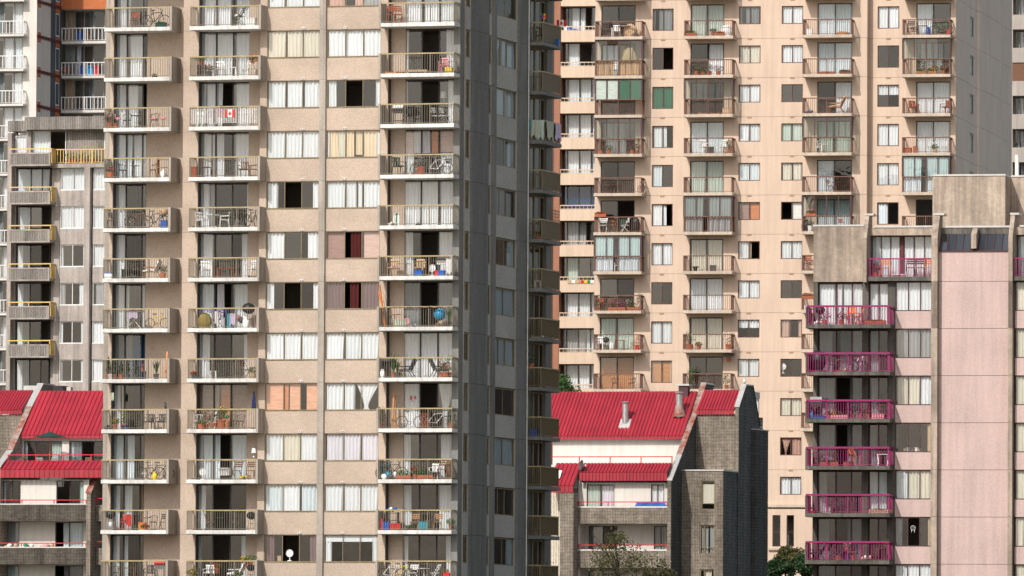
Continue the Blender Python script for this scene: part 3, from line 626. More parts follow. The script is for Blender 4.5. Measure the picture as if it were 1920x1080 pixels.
# ------------------------------------------------------------------ pink tower
K = Bld('apartment_tower', 'pink roughcast tower with concrete fins and magenta balcony railings', 'building', 1700, 700, 492, 10.5, 8.5)
kx = lambda px, w=0: K.U(px, 700, w)
kz = lambda y, w=0: K.Z(1700, y, w)
KD = 1.7
k0, k5 = K.Z(1595, 608, -KD), K.Z(1595, 1050.5, -KD); KP = (k0-k5)/5
kA, kB = kx(1524.5), kx(1960)
kc = dict(col=(kx(1618.5, .3), kx(1629, .3)), f1=(kx(1616.5, -.6), kx(1624, -.6)), f2=(kx(1745.5, -.6), kx(1757, -.6)), f3=(kx(1890, -.6), kx(1898, -.6)))
zr = kz(424)
zt0 = kz(528)                              # head of the first windows below the block
# pink storeys
pw0, pw1 = kx(1678.5), kx(1747); pr0, pr1 = kx(1903), kB
wh = kz(528)-kz(583)
for k in range(0, 7):
    zh = zt0-KP*k
    for a, b_ in ((pw0, pw1), (pr0, pr1)):
        K.part('spandrel', cached(('ksp', a), lambda: MB().box(a, b_, 0, .22, 0, KP-wh-.02)), 'pink', (0, 0, zh-KP+.01))
        sg = {0: [(0, .33, WH), (.35, .66, WH), (.68, 1, WH)], 1: [(0, .33, 'c_grey'), (.35, .66, 'c_grey'), (.68, 1, 'c_grey')], 2: [(.02, .34, CR), (.36, .66, CR), (.68, 1, WH)], 3: [(.88, 1, 'c_tan')],
              4: [(0, .33, WH), (.35, .66, CR), (.68, 1, CR)], 5: [(0, .2, 'c_grey'), (.9, 1, 'c_tan')], 6: [(0, .33, WH), (.35, .66, WH), (.68, 1, WH)]}[k]
        if a == pr0: sg = [(.03, .3, CR), (.33, .6, CR), (.62, 1, CR)]
        window(K, (a+.01, .06, zh-wh), 0, b_-a-.02, wh-.01, (.35, .68), sg, (1,) if k == 5 and a == pw0 else (), 'fr_plum', 'glass', .05, .08, cd=.14)
    K.part('pink_panel', cached('kpp', lambda: MB().box(kc['f2'][1]+.01, kc['f3'][0]-.01, 0, .25, .012, KP-.012)), 'pink', (0, 0, zh-KP))
    K.part('floor_slab', cached('kfs', lambda: MB().box(kA+.3, kB, .5, 5, -.2, 0)), 'interior_floor', (0, 0, zh+.2))
K.part('pink_panel', MB().box(kc['f2'][1]+.01, kc['f3'][0]-.01, 0, .25, zt0+.012, kz(470)), 'pink')
for f in ('f2', 'f3'):
    for k in range(0, 7): K.part('column', cached(('kcol', f), lambda: MB().box(kc[f][0], kc[f][1], -.6, .3, .008, KP-.008)), 'conc_pink', (0, 0, kz(616)-KP*(k+1)+KP))
for f, ylow in (('f1', 530), ('f2', 616), ('f3', 616)):
    a, b_ = kc[f]; zl = kz(ylow)+(.002 if f != 'f1' else 0)
    fo = K.part('fin', MB().prism([(.45, kz(403)), (-.6, kz(447)), (-.6, zl+KP*0+.01), (1.6, zl+.01), (1.6, kz(403))], a, b_), 'conc_pink')
    obj('fin_cap', MB().box(a-.03, b_+.25, .4, 1.65, kz(403)+.003, kz(403)+.12), 'coping', fo)
# concrete block, parapets, penthouse
K.part('roof_block', MB().box(kA, kc['f1'][0]-.003, -.02, 6, zt0, zr), 'conc_pink'); K.part('roof_coping', MB().box(kA-.03, kc['f1'][0]-.004, -.06, .5, zr+.003, zr+.1), 'coping')
K.part('roof_slab', MB().box(kA+.01, kB, 6.01, 14, zr-.6, zr-.05), 'conc_pink')
K.part('parapet', MB().box(kc['f1'][1]+.003, kc['f2'][0]-.003, .6, 6, kz(441, .6), zr-.05), 'conc_pink'); K.part('roof_coping', MB().box(kc['f1'][1]+.26, kc['f2'][0]-.003, .55, 1.0, zr-.047, zr+.06), 'coping')
K.part('parapet', MB().box(kc['f2'][1]+.003, kc['f3'][0]-.003, .95, 6, kz(440, .9), zr-.05), 'conc_dark'); K.part('roof_coping', MB().box(kc['f2'][1]+.26, kc['f3'][0]-.003, .9, 1.3, zr-.047, zr+.06), 'coping')
K.part('parapet', MB().box(kc['f3'][1]+.003, kB, .6, 6, kz(441, .6), zr-.05), 'conc_pink'); K.part('roof_coping', MB().box(kc['f3'][1]+.26, kB, .55, 1.0, zr-.047, zr+.06), 'coping')
# sloped skylight
za, zb = kz(470), kz(439, .9); ya, yb = .02, .93
xs = [kc['f2'][1]+.02+(kc['f3'][0]-kc['f2'][1]-.04)*i/9 for i in range(10)]; xm = (xs[4]+xs[5])/2
fo = K.part('skylight', MB().prism([(ya-.03, za), (ya+.1, za), (yb, zb-.05), (yb-.03, zb+.03)], xs[0], xs[0]+.05), 'fr_plum')
for i, q in enumerate(xs[1:]): obj('glazing_bar', cached(('gb', 0), lambda: MB().prism([(ya-.05, za), (ya+.1, za), (yb, zb-.05), (yb-.05, zb+.03)], 0, .045)), 'fr_plum', fo, (q-.045, 0, 0))
for i in range(9): obj('pane', cached(('skp',), lambda: MB().face([(.045, ya-.02, za+.02), (xs[1]-xs[0], ya-.02, za+.02), (xs[1]-xs[0], yb-.02, zb), (.045, yb-.02, zb)])), 'glass_sky', fo, (xs[i], 0, 0))
obj('sill', MB().box(xs[0], xs[-1], ya-.08, ya+.1, za-.08, za-.002), 'fr_plum', fo)
K.part('small_fin', MB().prism([(.5, zr-.1), (-.25, zb-.1), (-.25, za+.1), (.9, za+.1), (.9, zr-.1)], xm-.15, xm+.15), 'conc_pink')
K.part('skylight_backing', MB().box(xs[0], xs[-1], 1.0, 1.2, za-.5, zb+.3), 'interior')
p4 = 4
K.part('penthouse', MB().box(kx(1747.5, p4), kx(1884, p4), p4, 12, zr-.6, K.Z(1800, 330, p4)), 'conc_pink'); K.part('penthouse_coping', MB().box(kx(1747, p4), kx(1884.5, p4), p4-.05, 12, K.Z(1800, 330, p4)+.003, K.Z(1800, 330, p4)+.1), 'coping')
K.part('penthouse', MB().box(kx(1884, p4)+.01, kB, p4+2.5, 12, zr-.6, K.Z(1900, 331, p4+2)), 'conc_pink'); K.part('penthouse_coping', MB().box(kx(1885, p4), kB, p4+2.45, 12, K.Z(1900, 331, p4+2)+.003, K.Z(1900, 331, p4+2)+.1), 'coping')
K.part('vent_pipe', MB().tube([(kx(1905, 7), 7.2, zr), (kx(1905, 7), 7.2, K.Z(1905, 290, 7))], .12, 8), 'slab_white')
# recess walls, doors, balconies
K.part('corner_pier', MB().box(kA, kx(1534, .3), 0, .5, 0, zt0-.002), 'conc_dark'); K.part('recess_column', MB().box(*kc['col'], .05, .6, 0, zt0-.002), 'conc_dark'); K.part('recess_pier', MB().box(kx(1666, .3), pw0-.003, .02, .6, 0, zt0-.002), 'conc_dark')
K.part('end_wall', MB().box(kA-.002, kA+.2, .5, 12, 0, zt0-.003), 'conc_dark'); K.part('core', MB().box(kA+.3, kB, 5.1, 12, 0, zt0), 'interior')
K.part('partition', MB().box(pw0-.1, pw0+.05, .62, 5, 0, zt0), 'interior')
kb0, kb1 = kx(1511, -KD), kx(1668.5, -KD)
kr = railing(kb0+.1, kb1-.02, KD-.04, 1.04, 'r', .15, .03, .06, [kb0+(kb1-kb0)*q for q in (.25, .5, .66)], bot=.08)
kr = [kr[0].mesh('balusters'), MB().box(kb0+.02, kb1, -KD-.03, -KD+.12, .99, 1.1).mesh('top_rail'), MB().box(kb1-.09, kb1+.005, -KD+.125, -.005, .99, 1.1).mesh('top_rail')]
DS = {0: ([(0, .36, WH), (.42, .52, 'c_lav'), (.56, .98, WH)], [(0, .45, WH), (.48, 1, WH)]), 1: ([(0, .3, 'c_grey'), (.48, 1, 'c_sheer')], [(.05, .5, 'c_grey')]), 2: ([(0, .35, 'c_grey'), (.7, 1, 'c_sheer')], [(.1, .55, 'c_grey')]),
      3: ([(0, .35, 'c_grey'), (.65, 1, 'c_sheer')], [(0, .4, 'c_sheer')]), 4: ([(.02, .2, 'c_grey')], [(0, .46, WH), (.5, .96, WH)]), 5: ([(0, .25, 'c_sheer'), (.65, 1, 'c_sheer')], []), 6: ([(0, .4, 'c_sheer')], [])}
for k in range(0, 7):
    z = k0-KP*k
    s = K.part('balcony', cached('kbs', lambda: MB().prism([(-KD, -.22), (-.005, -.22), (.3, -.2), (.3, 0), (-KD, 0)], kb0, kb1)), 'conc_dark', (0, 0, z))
    obj('balusters', kr[0], 'magenta', s); obj('top_rail', kr[1], 'magenta', s); obj('top_rail', kr[2], 'magenta', s); obj('side_wall', cached('kbw', lambda: MB().box(kb0-.02, kb0+.08, -KD-.01, -.01, -.22, 1.0)), 'conc_dark', s)
    a, b_ = kx(1534, .35), kc['col'][0]; hd = zt0-KP*k-z if k == 0 else KP-.22
    window(K, (a+.02, .32, z+.003), 0, b_-a-.03, KP-.25, (.4, .75), DS[k][0], (1,) if k in (2, 3) else (), 'fr_plum', 'glass_shade' if k else 'glass', .06, .09, name='balcony_door', mw=.08)
    a, b_ = kc['col'][1], kx(1666, .3)
    window(K, (a+.02, .32, z+.003), 0, b_-a-.03, KP-.25, (.5,), DS[k][1], (), 'fr_plum', 'glass_shade' if k else 'glass', .06, .09, name='balcony_door')
# top balcony between the fins
z = kz(519); a, b_ = kc['f1'][1]+.01, kc['f2'][0]-.01
s = K.part('balcony', MB().box(a, b_, -.35, 1.6, z-.25, z), 'conc_dark'); r = railing(a+.02, b_-.02, .31, 1.04, '', .15, .03, .05, [a+(b_-a)*.5])
obj('balusters', r[0], 'magenta', s, (0, 0, z)); obj('top_rail', r[1], 'magenta', s, (0, 0, z))
zw = kz(441, .6)-.003
for i, (f0, f1) in enumerate(((0, .46), (.5, 1))):
    window(K, (a+.02+(b_-a)*f0, 1.3, z+.003), 0, (b_-a)*(f1-f0)-.06, zw-z-.01, (.33, .66), [(0, .32, BL if i == 0 else WH), (.35, .65, BL if i == 0 else WH), (.68, 1, WH)], (), 'fr_plum', 'glass', .05, .08, name='balcony_door')
K.part('wall_pier', MB().box(a+(b_-a)*.46-.03, a+(b_-a)*.5+.01, 1.25, 1.6, z+.002, zw), 'dark_red')
a = kc['f3'][1]+.01
s = K.part('balcony', MB().box(a, kB, -.35, 1.6, z-.25, z), 'conc_dark'); r = railing(a+.02, kB, .31, 1.04, '', .15, .03, .05)
obj('balusters', r[0], 'magenta', s, (0, 0, z)); obj('top_rail', r[1], 'magenta', s, (0, 0, z))
window(K, (a+.02, 1.3, z+.003), 0, kB-a-.05, zw-z-.01, (.33, .66), [(0, .32, BL), (.35, .65, BL)], (), 'fr_plum', 'glass', .05, .08, name='balcony_door')
K.part('floor_slab', MB().box(kA+.3, kB, 1.62, 5, z-.25, z), 'interior_floor')
# ------------------------------------------------------------------ red roofed terraced houses
def seam_roof(b, x0, x1, y0, z0, y1, z1, fascia, n, name='roof'):
    """standing-seam slope from eave (y0,z0) to ridge (y1,z1): a deck with single panels on it, then the fascia panels"""
    dk = b.part(name, MB().prism([(y0, z0-.12), (y1, z1-.12), (y1, z1-.02), (y0, z0-.02)], x0, x1), 'dark_red')
    w = (x1-x0)/n; L = math.hypot(y1-y0, z1-z0); ny, nz = -(z1-z0)/L*.07, (y1-y0)/L*.07
    def mk():
        return MB().prism([(y0, z0-.018), (y1, z1-.018), (y1+ny*.6, z1+nz*.6), (y0+ny*.6, z0+nz*.6)], 0, w-.05)
    me = mk().mesh('roof_panel')
    for i in range(n): obj('roof_panel', me, 'roof_red', dk, (x0+w*i, 0, 0))
    if fascia:
        fm = MB().box(0, w-.03, y0-.03, y0+.04, z0-fascia, z0-.025).mesh('fascia_panel')
        for i in range(n): obj('fascia_panel', fm, 'roof_red', dk, (x0+w*i, 0, 0))
    return dk
def sloped_wall(b, x0, x1, prof, mat, cap=True, capmats=('coping',), zlow=0):
    """party wall with a raked top; prof lists (depth, height) from front to back"""
    pr = [(prof[0][0], zlow)]+list(prof)+[(prof[-1][0], zlow)]
    w = b.part('party_wall', MB().prism(pr, x0, x1), mat)
    if cap:
        for i, ((a, p), (c, q)) in enumerate(zip(prof, prof[1:])):
            if abs(c-a) < .05: continue
            obj('coping', MB().prism([(a-.04, p+.002), (c, q+.002), (c, q+.09), (a-.04, p+.09)], x0-.06, x1+.06), capmats[min(i, len(capmats)-1)], w)
    return w
def rail_red(b, x0, x1, y, z, h=.42, step=1.9):
    mb = MB(); mb.box(x0, x1, y-.03, y+.03, z+h-.06, z+h); n = max(1, round((x1-x0)/step))
    for i in range(n+1): q = x0+.04+(x1-x0-.08)*i/n; mb.box(q-.03, q+.03, y-.026, y+.026, z, z+h-.061)
    return b.part('railing', mb, 'rail_red')
H = Bld('terraced_house', 'stepped ribbed brick house with red metal roofs, flues and a shaded right flank', 'house', 1255, 1000, 533, 15, 9.8)
Xc = lambda zx: 1020+zx/2.7
Yc = lambda zy: 680+zy/2.7
hU = lambda zx, zy, w=0: H.U(Xc(zx), Yc(zy), w)
hZ = lambda zx, zy, w=0: H.Z(Xc(zx), Yc(zy), w)
p0, p1 = hU(625, 800), hU(644, 800)        # first party wall
zf = hZ(630, 597)
W1_ = 2.7; W2_ = 6.4
rp = [(0, zf), (2.5, hZ(680, 470, 2.5)), (4.3, hZ(716, 375, 4.3)), (6.5, hZ(765, 262, 6.5)), (8.9, hZ(810, 108, 8.9)), (11, hZ(810, 108, 8.9))]
H.part('pier', MB().box(p0-.002, p1+.002, -.06, -.002, 0, zf-.06), 'brick_rib')  # lit front edge of the party wall, split off in the unshaded brick
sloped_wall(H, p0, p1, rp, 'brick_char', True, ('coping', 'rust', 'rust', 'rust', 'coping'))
hl = hU(-90, 800)                          # runs on behind the beige tower
ew, rw = 4.3, 8.1
ez, rz_ = hZ(400, 372, ew), hZ(400, 148, rw)
seam_roof(H, hU(-60, 375, ew), p0-.07, ew, ez, rw, rz_, .2, 42)
H.part('rear_slope', MB().prism([(rw, rz_-.1), (rw+4, rz_-2.5), (rw+4, rz_-2.7), (rw, rz_-.3)], hU(-60, 375, ew), p1), 'dark_red')
seam_roof(H, hU(180, 555), p0-.005, -.02, hZ(400, 556), 1.15, hZ(400, 510, 1.15), .52, 26)
H.part('terrace', MB().box(hl, p0-.003, 1.16, 5, hZ(400, 512, 1.2)-.3, hZ(400, 512, 1.2)-.05), 'white_wall')
tz = hZ(400, 512, 1.2)-.05
H.part('terrace_wall', MB().box(hU(45, 400, 4.7), p0-.003, 4.7, 4.95, tz, ez-.13), 'white_wall')
H.part('terrace_wall', MB().box(hl, hU(28, 400, 4.7), 4.7, 4.95, tz, ez-.13), 'white_wall')
rail_red(H, hU(20, 480, 1.3), p0-.01, 1.3, tz, hZ(400, 474, 1.3)-tz)
# lower, forward roof end and brick column at the left
ca, cb = hU(80, 800, -1.0), hU(148, 800, -1.0)
zc = hZ(110, 624, -1.0)
seam_roof(H, hU(20, 800, -1.), cb, -1.0, zc, 1.1, hZ(130, 510, 1.1), .42, 6)
H.part('roof_cheek', MB().prism([(-.95, zc-.13), (1.05, zc-.13), (1.05, hZ(130, 510, 1.1)-.13)], cb-.12, cb-.01), 'brick_rib')
cz_ = zc-.43
H.part('brick_column', MB().box(ca, cb, -.98, 3, 0, cz_), 'brick_rib')
fo = H.part('roof_window', MB().prism([(-.55, zc+.45), (.0, zc+.95), (-.05, zc+1.0), (-.6, zc+.5)], hU(58, 560), hU(92, 560)), 'white')
# storeys: white back wall, brick parapets
b0, b1 = cb+.01, p0-.005
fl_z = [hZ(400, 735), hZ(400, 953)]; par_b = [hZ(400, 815), hZ(400, 1038)]
heads = [hZ(400, 598), par_b[0]]
BW = (.5, 1.5, 1.5)
def hx(zx, zy): return hU(zx, zy, 1.2)
for i in range(3):
    zt = (fl_z+[fl_z[1]-(fl_z[0]-fl_z[1])])[i]; zb_ = (par_b+[par_b[1]-(par_b[0]-par_b[1])])[i]
    H.part('brick_parapet', MB().box(b0, b1, 0, .2, zb_, zt), 'brick_rib'); H.part('parapet_strip', MB().box(b0, b1, -.02, .22, zt+.003, zt+.1), 'white_wall')
    H.part('floor_slab', MB().box(b0, b1, .205, 6, zb_+.02, zb_+.22), 'white_wall')
    rail_red(H, b0, b1, .1, zt+.1, .3, 2.2)
    top = (heads+[par_b[1]])[i]-(.0 if i else .1); fl_ = zb_+.225
    cuts = {0: ((230, 370), (555, 622)), 1: ((220, 365), (550, 620)), 2: ((220, 365), (550, 620))}[i]; yy = 660 if i == 0 else 870
    hs = [(hx(a, yy), min(hx(c, yy), b1-.02), fl_+.02, top-.12) for a, c in cuts]
    H.part('back_wall', grid_wall(b0, b1, fl_, top, hs, .15, y0=BW[i]), 'white_wall')
    sg = {0: ([(0, .48, 'c_lightgreen'), (.55, 1, 'c_lav')], [(0, 1, WH, 0, .85), (0, 1, 'b_white', .85, 1)]), 1: ([(0, .5, 'c_sheer')], [(0, .3, 'c_grey'), (.33, .64, 'c_grey'), (.67, 1, 'c_grey')]), 2: ([(.4, .8, BL)], [(0, 1, BL)])}[i]
    for (a, c, q, r), g_, mu in zip(hs, sg, ((.5,), (.5,))): window(H, (a+.003, BW[i]+.04, q+.003), 0, c-a-.006, r-q-.006, mu, g_, (1,) if i == 1 and mu and a < b1-3 else (), 'fr_dark', 'glass', .05, .08, name='balcony_door')
H.part('side_cheek', MB().box(b0-.004, b0+.1, .21, 1.5, 0, heads[0]), 'white_wall')
H.part('core', MB().box(hl, p0-.01, 6.05, 11, 0, tz), 'interior')
H.part('pale_panel', MB().box(hl, ca-.005, .3, .5, 0, hZ(50, 640, .3)), 'pale_rib'); H.part('red_trim', MB().box(hl, ca-.005, .2, .55, hZ(50, 640, .3)+.003, hZ(50, 630, .3)), 'roof_red')
# projecting brick bay right of the party wall
v0, v1 = p1+.003, hU(905, 800, W1_)
zv = hZ(800, 549, W1_)
vw = [(hU(795, 650, W1_), hU(866, 650, W1_), hZ(830, 745, W1_), hZ(830, 600, W1_)), (hU(788, 900, W1_), hU(864, 900, W1_), hZ(830, 968, W1_), hZ(830, 822, W1_)), (hU(788, 1090, W1_), hU(862, 1090, W1_), hZ(830, 1190, W1_), hZ(830, 1046, W1_))]
H.part('bay_front', grid_wall(v0, v1, 0, zv, vw, .25, y0=W1_), 'brick_rib')
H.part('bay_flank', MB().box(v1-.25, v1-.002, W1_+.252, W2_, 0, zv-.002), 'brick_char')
H.part('bay_floor', MB().box(v0, v1-.26, W1_+1.6, W2_, 0, zv-.1), 'interior')
H.part('bay_coping', MB().box(v0, v1+.06, W1_-.06, W2_, zv+.003, zv+.1), 'coping')
for i, (a, c, q, r) in enumerate(vw):
    s_ = [[(0, 1, CR, .22, .92, 'flat')], [(.05, .25, 'c_grey'), (.33, .55, 'c_grey'), (.62, .95, 'c_grey')], [(.35, .8, CR)]][i]
    f = window(H, (a+.01, W1_+.06, q), 0, c-a-.02, r-q-.01, () if i == 0 else (.3,), s_, (), 'fr_gold', 'glass', .06, .08, hor=.22)
# upper wall, its small roof, second party wall and the flank behind
q0_, q1_ = hU(970, 400, W2_), hU(986, 400, W2_)
zu = hZ(870, 262, W2_)
H.part('upper_wall', MB().box(v0, q0_-.003, W2_+.002, W2_+.3, 0, zu), 'brick_rib')
seam_roof(H, v0+.07, q0_-.07, W2_-.12, hZ(870, 240, W2_), W2_+1.9, hZ(870, 140, W2_+1.9), .28, 12)
H.part('upper_roof_deck', MB().box(v0, q0_-.003, W2_+1.9, 13, hZ(870, 140, W2_+1.9)-.4, hZ(870, 140, W2_+1.9)+.02), 'coping')
zq = hZ(985, 225, W2_); zq2 = hZ(1015, 116, W2_+1.8)
H.part('pier', MB().box(q0_-.002, q1_+.002, W2_-.11, W2_-.053, zv, zq-.06), 'brick_rib')  # front edge strip keeps the lit brick, wall behind has shade painted in
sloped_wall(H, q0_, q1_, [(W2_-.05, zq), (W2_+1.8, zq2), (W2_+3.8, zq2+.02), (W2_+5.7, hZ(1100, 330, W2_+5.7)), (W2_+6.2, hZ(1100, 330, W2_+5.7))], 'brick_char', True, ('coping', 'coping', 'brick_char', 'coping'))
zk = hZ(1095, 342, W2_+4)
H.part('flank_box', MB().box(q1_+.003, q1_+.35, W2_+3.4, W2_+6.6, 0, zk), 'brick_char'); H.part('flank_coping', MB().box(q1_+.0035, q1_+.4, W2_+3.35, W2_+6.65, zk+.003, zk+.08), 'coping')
H.part('rear_wall', MB().box(hl, q1_, 12.7, 13, 0, zu), 'brick_rib')
# chimneys
def flue(name, lab, zx, zy0, zy1, w, r, mat, cone=None, square=False):
    t = empty(name, lab, 'chimney', H.world(hU(zx, zy0, w), w, hZ(zx, zy0, w)), -H.a, 'flues on the red roof'); h = hZ(zx, zy1, w)-hZ(zx, zy0, w)
    if square: obj('stack', MB().box(-r, r, -r, r, -.6, h), mat, t)
    else: obj('stack', MB().lathe([(r, -.4), (r, h), (r*.2, h+.02)], n=14), mat, t, smooth=False)
    obj('cap', MB().lathe([(r*1.35, h+.05), (r*1.4, h+.12), (.03, h+.17)], n=14) if not square else MB().box(-r*1.35, r*1.35, -r*1.35, r*1.35, h+.003, h+.12), 'coping' if square else 'steel', t)
    if cone: obj('flashing', MB().lathe([(r*1.9, -.15), (r*1.15, .55), (r*1.05, .6)], n=14), cone, t)
    else: obj('flashing', MB().prism([(-.45, -.38), (.25, .26), (.2, .32), (-.5, -.3)], -.35, .35), 'coping', t)
flue('chimney', 'pale metal flue with a round cap standing on the middle of the red roof', 412, 310, 208, 5.4, .2, 'steel')
flue('chimney', 'steel flue with rusty conical flashing near the red roof ridge', 685, 262, 160, 6.0, .22, 'steel', 'rust')
flue('chimney', 'square dark brown chimney with a white cap behind the rusty flue', 710, 190, 118, 7.9, .3, 'fr_plum', square=True)
# ---- left house, built the same way
G = Bld('terraced_house', 'ribbed brick house with red metal roofs and a green parasol on its terrace', 'house', 100, 1000, 548, 15, 10.6)
gU = lambda zx, zy, w=0: G.U(zx/2.842, 700+zy/2.842, w)
gZ = lambda zx, zy, w=0: G.Z(zx/2.842, 700+zy/2.842, w)
gr = gU(900, 500)
l0_, l1_ = gU(-22, 520), gU(2, 520)
gp = [(0, gZ(0, 500)), (2.4, gZ(45, 415, 2.4)), (6.3, gZ(150, 180, 6.3)), (8.6, gZ(222, 60, 8.6)), (11, gZ(222, 60, 8.6))]
sloped_wall(G, l0_, l1_, gp, 'brick_rib', True, ('coping', 'rust', 'coping', 'coping'))
ew, rw = 4.0, 7.8
gez, grz = gZ(400, 330, ew), gZ(400, 95, rw)
seam_roof(G, l1_+.07, gr, ew, gez, rw, grz, .2, 38)
G.part('rear_slope', MB().prism([(rw, grz-.1), (rw+4, grz-2.5), (rw+4, grz-2.7), (rw, grz-.3)], l1_, gr), 'dark_red')
seam_roof(G, l1_+.01, gr, -.02, gZ(300, 513), 1.15, gZ(300, 467, 1.15), .52, 34)
tz2 = gZ(300, 470, 1.2)-.05
tz2 -= .55
G.part('terrace', MB().box(l1_, gr, 1.16, 5, tz2-.25, tz2), 'white_wall')
ty = 4.4
hs = [(gU(a, 400, ty), gU(c, 400, ty), tz2+.02, gez-.35) for a, c in ((128, 330), (368, 590))]
G.part('terrace_wall', grid_wall(l1_+.003, gr, tz2, gez-.125, hs, .2, y0=ty), 'white_wall')
window(G, (hs[0][0]+.003, ty+.05, hs[0][2]), 0, hs[0][1]-hs[0][0]-.006, hs[0][3]-hs[0][2]-.01, (.3, .68), [(.0, .08, WH), (.72, .97, 'c_lightgreen', .1, .9)], (), 'fr_dark', 'glass_shade', .05, .08, name='terrace_door')
window(G, (hs[1][0]+.003, ty+.05, hs[1][2]), 0, hs[1][1]-hs[1][0]-.006, hs[1][3]-hs[1][2]-.01, (.3, .6), [(0, .1, WH), (.02, .3, 'c_sheer')], (1,), 'fr_dark', 'glass_shade', .05, .08, name='terrace_door')
rail_red(G, l1_+.05, gr, 1.3, tz2, gZ(300, 432, 1.3)-tz2, 2.0)
# left upper roof and brick wall beyond the party wall
lw_ = 5.6; la = gU(-120, 200, lw_)
G.part('upper_wall', MB().box(la, l0_-.003, lw_, lw_+.3, 0, gZ(60, 222, lw_)), 'brick_rib')
seam_roof(G, la, l0_-.07, lw_-.1, gZ(60, 197, lw_), lw_+2.3, gZ(60, 92, lw_+2.3), .26, 16)
sl0 = gU(-30, 160, lw_); 
G.part('roof_box', MB().box(gU(120, 80, 9), gU(200, 80, 9), 9.2, 10.5, 0, gZ(150, 65, 9)), 'coping')
G.part('roof_unit', MB().box(gU(285, 90, 9), gU(335, 90, 9), 9.0, 10.4, grz-1.5, gZ(300, 66, 9)), 'black')
G.part('roof_vent', MB().box(gU(355, 90, 8.3), gU(376, 90, 8.3), 8.3, 8.8, grz-1, gZ(365, 72, 8.3)), 'coping')
fl_z = [gZ(230, 700), gZ(230, 930)]; par_b = [gZ(230, 786), gZ(230, 1018)]; g1 = gU(460, 760)
heads = [gZ(230, 558), par_b[0]]
ga = gU(-60, 760)
for i in range(3):
    d_ = fl_z[0]-fl_z[1]; zt = (fl_z+[fl_z[1]-d_])[i]; zb_ = (par_b+[par_b[1]-d_])[i]
    G.part('brick_parapet', MB().box(ga, g1-.005, 0, .2, zb_, zt), 'brick_dark'); G.part('parapet_strip', MB().box(ga, g1-.005, -.02, .22, zt+.003, zt+.07), 'white_wall')
    G.part('floor_slab', MB().box(ga, g1-.005, .205, 6, zb_+.02, zb_+.22), 'white_wall'); rail_red(G, ga, g1-.01, .1, zt+.07, .26, 2.0)
    top = (heads+[par_b[1]])[i]-(.0 if i else .1); fl_ = zb_+.225; gx = lambda q: gU(q, 640, (.5, 1.5, 1.5)[i])
    hs = [(gx(a), gx(c), fl_+.02, top-.05) for a, c in {0: ((15, 110), (300, 445)), 1: ((-60, 105), (296, 445)), 2: ((-60, 105), (296, 445))}[i]]
    gw_ = (.5, 1.5, 1.5)[i]; G.part('back_wall', grid_wall(ga-.5, g1-.005, fl_, top, hs, .15, y0=gw_), 'white_wall')
    sg = {0: ([(0, .12, BL), (.3, .5, 'c_dark')], [(.85, 1, 'c_lightgreen')]), 1: ([(.05, .3, 'c_grey'), (.4, 1, 'c_grey')], [(.25, .98, 'c_blue')]), 2: ([(.5, 1, BL)], [(.3, 1, 'c_sheer')])}[i]
    for (a, c, q, r), g_ in zip(hs, sg): window(G, (a+.003, gw_+.04, q+.003), 0, c-a-.006, r-q-.006, (.5,), g_, (0,) if a > gx(200) else (), 'fr_dark', 'glass_shade', .05, .08, name='balcony_door')
sloped_wall(G, g1, g1+.28, [(0, gZ(470, 640)), (1.25, gZ(505, 562, 1.25)), (6, gZ(505, 562, 1.25)+.02)], 'brick_rib', True, ('rust', 'brick_rib'))
G.part('core', MB().box(la, gr, 6.05, 11, 0, tz2-.3), 'interior'); G.part('rear_wall', MB().box(la, gr, 12, 12.3, 0, grz-3), 'brick_rib')
for i in range(2): rail_red(G, g1+.3, gr, 1.0, fl_z[i]+.05, .4, 3); G.part('brick_parapet', MB().box(g1+.3, gr, 1.05, 1.25, par_b[i], fl_z[i]), 'brick_rib')

# ------------------------------------------------------------------ grey concrete block with yellow railings
Y = Bld('apartment_block', 'grey concrete block with yellow topped ribbed balcony fronts, between the towers', 'building', 110, 460, 611, 14, 13.4)
yx = lambda px, w=0: Y.U(px, 460, w)
YD = 1.3
y0_ = Y.Z(60, 311, -YD); y5_ = Y.Z(60, 311+71.9*5, -YD); YP = (y0_-y5_)/5
ya0, ya1 = yx(13), yx(240)
yb = (yx(15.5, -YD), yx(93, -YD))
ytop = Y.Z(110, 243)
Y.part('roof_parapet', MB().box(yx(46), ya1, -.25, .4, ytop, Y.Z(110, 219)), 'grey_rib'); Y.part('roof_parapet', MB().box(ya0-.1, yx(46)-.003, .3, .8, Y.Z(20, 246), Y.Z(20, 226)), 'grey_rib')
Y.part('roof_slab', MB().box(ya0, ya1, .41, 10, ytop-.05, ytop+.2), 'grey_conc')
Y.part('core', MB().box(ya0+.1, ya1, 5, 10, 0, ytop-.06), 'interior'); Y.part('corner_pier', MB().box(ya0, yx(20.5), -.02, 5, 0, ytop-.2), 'grey_conc')
Y.part('pillar', MB().box(yx(160.5), yx(171), -.45, .3, 0, Y.Z(165, 308)), 'grey_conc'); Y.part('wall_pier', MB().box(yx(101), yx(111.5), -.002, .3, 0, Y.Z(105, 308)), 'grey_conc'); Y.part('wall_pier', MB().box(yx(94), yx(101)-.003, .3, .8, 0, Y.Z(105, 308)), 'grey_conc')
ych = [[(0, .49, WH), (.51, 1, WH)], [(0, .49, WH), (.51, 1, WH)], [(.0, .1, WH), (.88, 1, WH)], [(.02, .2, 'c_grey'), (.75, 1, WH)], [(0, .12, WH), (.82, 1, WH)], [(.0, .1, 'c_grey'), (.85, 1, WH)], []]
